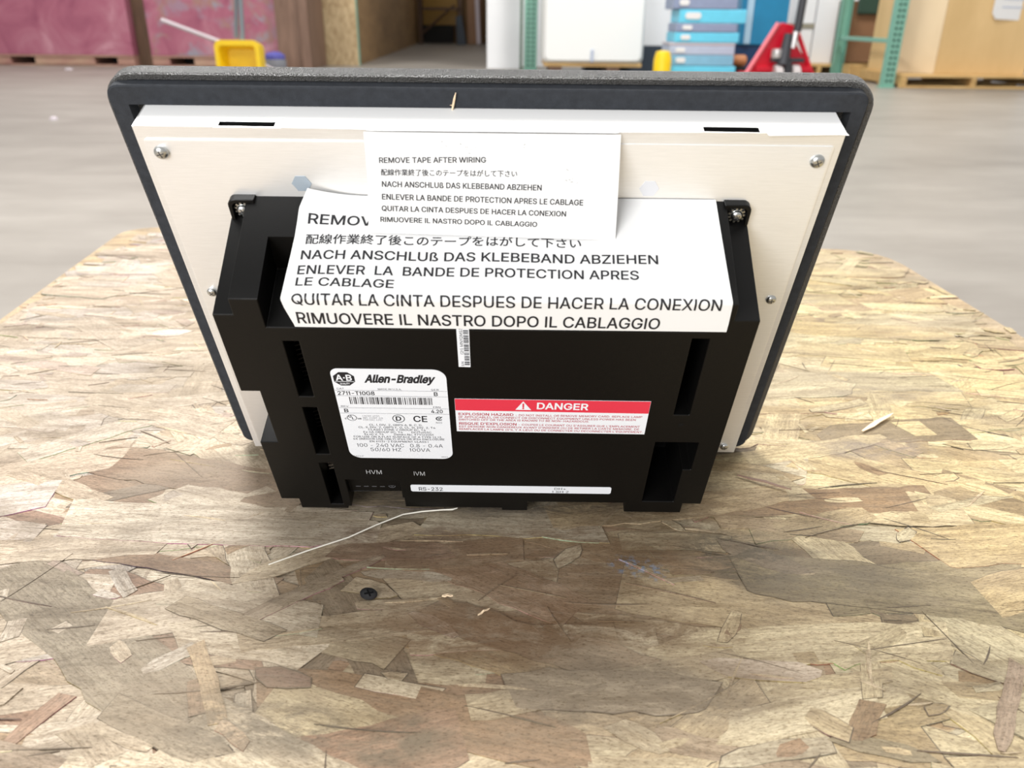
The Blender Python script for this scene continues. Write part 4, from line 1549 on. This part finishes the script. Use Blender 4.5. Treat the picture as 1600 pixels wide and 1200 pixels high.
for x0, x1, z0, z1, m, lb, lt in ST:
    t = thing('equipment_case', lb, 'case', (x0, 9.0, z0), group='stacked equipment cases')
    mb = MB(); mb.box(0, x1 - x0, 0, 0.5, 0.001, z1 - z0 - 0.002)
    mb.build('shell', M[m], t, bevel=0.008)
    if lt:
        h_ = z1 - z0
        wd = 0.10 if lt == 1 else 0.16
        mb = MB()
        mb.prism(rrect(0.06, 0.06 + wd, h_ * 0.3, h_ * 0.78, h_ * 0.22, 4), 'y', -0.008, 0.004)
        lo = mb.build('sticker', M['paper'], t)
        lo['label'] = 'white oval sticker'

# teal case standing behind
t = thing('equipment_case', 'tall dark teal case with pale strap behind the red pallet jack', 'case', (2.46, 9.7, 0))
mb = MB(); mb.box(0, 0.52, 0, 0.4, 0.34, 1.2)
mb.build('shell', M['teal'], t, bevel=0.01)
boxpart('strap', 0.06, 0.13, -0.012, 0.0, 0.35, 1.19, 'strip_pale', t)
boxpart('lower_case', -0.03, 0.50, 0.02, 0.38, 0.0, 0.338, 'navy', t)
mb = MB(); mb.lathe([(0.045, 0), (0.06, 0.02), (0.06, 0.2), (0.045, 0.22)], 16, org=(2.27, 9.39, 0.19), ax=Matrix.Rotation(PI / 2, 4, 'Y'))
tag(mb.build('tape_roll', M['copper'], smooth=True), 'tan roll lying on the dark block right of the blue case stack', 'roll')
mb = MB(); mb.box(2.30, 2.47, 9.28, 9.5, 0, 0.128)
tag(mb.build('block', M['black_void'], bevel=0.004), 'low dark block under the tan roll', 'block')

# pallet jack
t = thing('pallet_jack', 'red hand pallet jack with dark upright handle in front of the teal case', 'pallet jack', (2.48, 8.0, 0))
mb = MB()
mb.prism([(-0.33, 0.10), (0.31, 0.10), (0.30, 0.16), (0.11, 0.40), (0.07, 0.55), (-0.03, 0.57), (-0.08, 0.55)], 'y', 0.10, 0.16)
mb.build('head_frame', M['jack_red'], t, bevel=0.006)
for p, q in (((-0.335, 0.09, 0.10), (-0.075, 0.10, 0.565)), ((0.315, 0.09, 0.10), (0.085, 0.10, 0.54))):
    mb = MB(); mb.tube([p, q], 0.022, 6)
    o = mb.build('frame_edge', M['jack_pink' if p[0] < 0 else 'jack_red'], t)
boxpart('frame_step', -0.24, 0.26, 0.02, 0.10, 0.155, 0.20, 'jack_red', t)
for x in (-0.14, 0.11):
    boxpart('fork', x, x + 0.15, 0.16, 1.15, 0.055, 0.10, 'jack_red', t)
mb = MB(); mb.tube([(0.07, -0.02, 0.50), (0.085, -0.06, 1.15)], 0.036, 10)
hd = mb.build('handle', M['jack_dark'], t, smooth=True)
mb = MB(); mb.tube([(0.06, -0.02, 0.50), (0.05, -0.02, 0.36)], [0.03, 0.022], 8)
mb.build('link', M['jack_steel'], t, smooth=True)
mb = MB(); mb.tube([(-0.02, -0.02, 0.22), (0.0, 0.0, 0.48)], [0.06, 0.035], 10)
mb.build('pump', M['jack_dark'], t, smooth=True)
boxpart('pump_base', -0.12, 0.17, -0.03, 0.08, 0.24, 0.275, 'jack_dark', t)
mb = MB(); mb.lathe([(0.05, 0.275), (0.055, 0.29), (0.05, 0.345), (0.03, 0.355)], 16, org=(-0.08, 0.0, 0))
mb.build('reservoir', M['jack_steel'], t, smooth=True)
boxpart('axle_block', 0.0, 0.055, -0.05, 0.05, 0.05, 0.24, 'jack_dark', t)
for x in (-0.09, 0.07):
    mb = MB(); mb.lathe([(0.10, 0), (0.11, 0.01), (0.11, 0.06), (0.10, 0.07)], 20, ax=Matrix.Rotation(PI / 2, 4, 'Y'), org=(x, 0.0, 0.11))
    mb.build('wheel', M['wheel'], t, smooth=True)

# white cartons on a pallet
pallet(3.24, 9.9, 0.47, 0.9, 'wooden pallet under the white cartons right of the pallet jack', 0.135)
for x0, x1, z0, z1, lb in ((3.26, 3.44, 0.136, 0.51, 'small white carton, lower of two, behind the jack handle'), (3.26, 3.44, 0.56, 1.0, 'small white carton, upper of two, behind the jack handle'), (3.455, 3.70, 0.136, 1.1, 'tall narrow white carton beside the green rack frame')):
    mb = MB(); mb.box(x0, x1, 10.2, 10.6, z0, z1)
    tag(mb.build('carton', M['wall_white'], bevel=0.006), lb, 'carton')
mb = MB(); mb.box(3.255, 3.445, 10.19, 10.6, 0.511, 0.559)
tag(mb.build('tray', flat('grey_olive', srgb(150, 146, 130), 0.5)), 'grey tray between the two small white cartons', 'tray')
boxt = boxpart('end_block', 3.68, 3.84, 9.55, 9.75, 0.0, 0.15, 'pallet_wood', None)
tag(boxt, 'short pale wood block on the floor inside the green rack', 'wood block')

# brown cartons seen inside the rack frame
mb = MB(); mb.box(3.72, 4.3, 10.1, 10.7, 0.15, 0.42)
tag(mb.build('cardboard_box', M['cardboard_brown'], bevel=0.008), 'brown carton low inside the green rack frame', 'carton')
mb = MB(); mb.box(3.74, 4.3, 10.1, 10.7, 0.425, 0.80)
tag(mb.build('cardboard_box', M['cardboard_brown'], bevel=0.008), 'brown carton stacked on the low one inside the green rack', 'carton')
mb = MB(); mb.box(3.86, 4.2, 10.05, 10.09, 0.66, 1.2)
tag(mb.build('bag', flat('deep_green', srgb(44, 70, 58), 0.6), bevel=0.02), 'dark green sack hanging in front of the upper brown carton', 'sack')
pallet(3.74, 10.12, 0.7, 0.8, 'wooden pallet under the brown cartons in the green rack', 0.148)

# tall carton on a pallet at the right
pallet(3.75, 8.35, 1.4, 1.05, 'long wooden pallet under the big cardboard carton at right', 0.12)
t = thing('cardboard_box', 'big tan cardboard carton with a white sheet taped on, at far right', 'carton', (3.78, 8.5, 0.121))
mb = MB(); mb.prism([(0.04, 0.35), (0.36, 0.06), (1.22, 0.0), (1.22, 0.9), (0.04, 0.9)], 'z', 0, 1.1)
mb.build('body', M['cardboard'], t, bevel=0.004)
mb = MB(); mb.prism([(0.035, 0.345), (0.355, 0.053), (0.36, 0.058), (0.04, 0.35)], 'z', 0.002, 1.098)
mb.build('side_flap', M['cardboard_lit'], t)  # lighter sheet over the slanted side, its light put into the colour
mb = MB()
mb.prism([(0.78, 0.55), (0.82, 0.50), (1.16, 0.485), (1.17, 0.95), (0.78, 0.95)], 'y', 0.012, 0.016)
for k in range(3):
    mb.prism([(0.86, 0.60 + 0.07 * k), (1.08, 0.595 + 0.07 * k), (1.08, 0.605 + 0.07 * k), (0.86, 0.61 + 0.07 * k)], 'y', 0.0105, 0.0125, 1)
mb.build('paper_sheet', [M['paper'], M['tote_pale']], t)
mb = MB(); mb.box(5.02, 5.4, 8.5, 9.2, 0.121, 1.1)
tag(mb.build('carton', M['wall_white'], bevel=0.006), 'white carton at the right edge beside the big tan carton', 'carton')

# dustpan with its handle, stick, bottle
t = thing('dustpan', 'yellow long-handled dustpan standing before the scuffed red crate', 'dustpan', (-2.79, 8.75, 0))
mb = MB()
ro = rrect(-0.235, 0.215, 0.0, 0.36, (0.02, 0.07, 0.07, 0.02), 6)
ri = rrect(-0.195, 0.175, 0.03, 0.31, (0.02, 0.04, 0.04, 0.02), 6)
rb2 = rrect(-0.15, 0.165, 0.04, 0.27, (0.02, 0.04, 0.04, 0.02), 6)
mb.loft([[(x, 0.30, z) for x, z in rrect(-0.2, 0.18, 0.0, 0.32, 0.05, 6)], [(x, 0.02, z) for x, z in ro], [(x, 0.0, z) for x, z in ro], [(x, 0.0, z) for x, z in ri], [(x, 0.16, z) for x, z in rb2]])
mb.build('pan', M['yellow'], t, smooth=True, angle=30)
mb = MB(); mb.tube([(0.03, 0.05, 0.30), (0.04, 0.09, 0.42), (0.08, 0.12, 1.2)], [0.03, 0.022, 0.022], 10)
mb.build('handle', M['grey_tube'], t, smooth=True)
mb = MB(); mb.tube([(-0.03, 0.10, 0.38), (0.05, 0.16, 1.2)], 0.02, 8)
mb.build('handle_rod', M['grey_tube'], t, smooth=True)
mb = MB(); mb.tube([(-3.66, 9.12, 0.535), (-2.98, 9.15, 0.29), (-2.5, 9.17, 0.02)], [0.022, 0.022, 0.018], 8)
tag(mb.build('broom_stick', M['clear_stick'], smooth=True), 'pale slanting stick propped against the yellow dustpan', 'stick')
t = thing('bottle', 'squat grey and violet-blue bottle right of the yellow dustpan', 'bottle', (-2.66, 9.6, 0))
mb = MB(); mb.lathe([(0.11, 0), (0.12, 0.02), (0.12, 0.13), (0.11, 0.15)], 20)
mb.build('body', M['bottle_grey'], t, smooth=True)
mb = MB(); mb.lathe([(0.115, 0.151), (0.11, 0.19), (0.06, 0.22), (0.02, 0.225)], 20)
mb.build('lid', M['bottle_blue'], t, smooth=True)

# scraps on the concrete
for x, y, r, lb in ((-2.78, 5.08, 0.03, 'pale scrap on the concrete floor left of the terminal'), (-5.1, 9.85, 0.05, 'pale scrap on the floor in front of the left red crate'), (3.40, 8.42, 0.04, 'white scrap at the foot of the green rack upright')):
    mb = MB()
    ring = [(r * math.cos(k * PI / 4) * rnd.uniform(0.6, 1.1), r * 0.7 * math.sin(k * PI / 4) * rnd.uniform(0.6, 1.1)) for k in range(8)]
    mb.loft([[(a, b, 0.0) for a, b in ring], [(a * 0.9, b * 0.9, 0.012) for a, b in ring], [(a * 0.3, b * 0.3, 0.02) for a, b in ring]])
    o = mb.build('paper_scrap', M['clear_stick'])
    o.location = (x, y, 0.0)
    tag(o, lb, 'scrap')
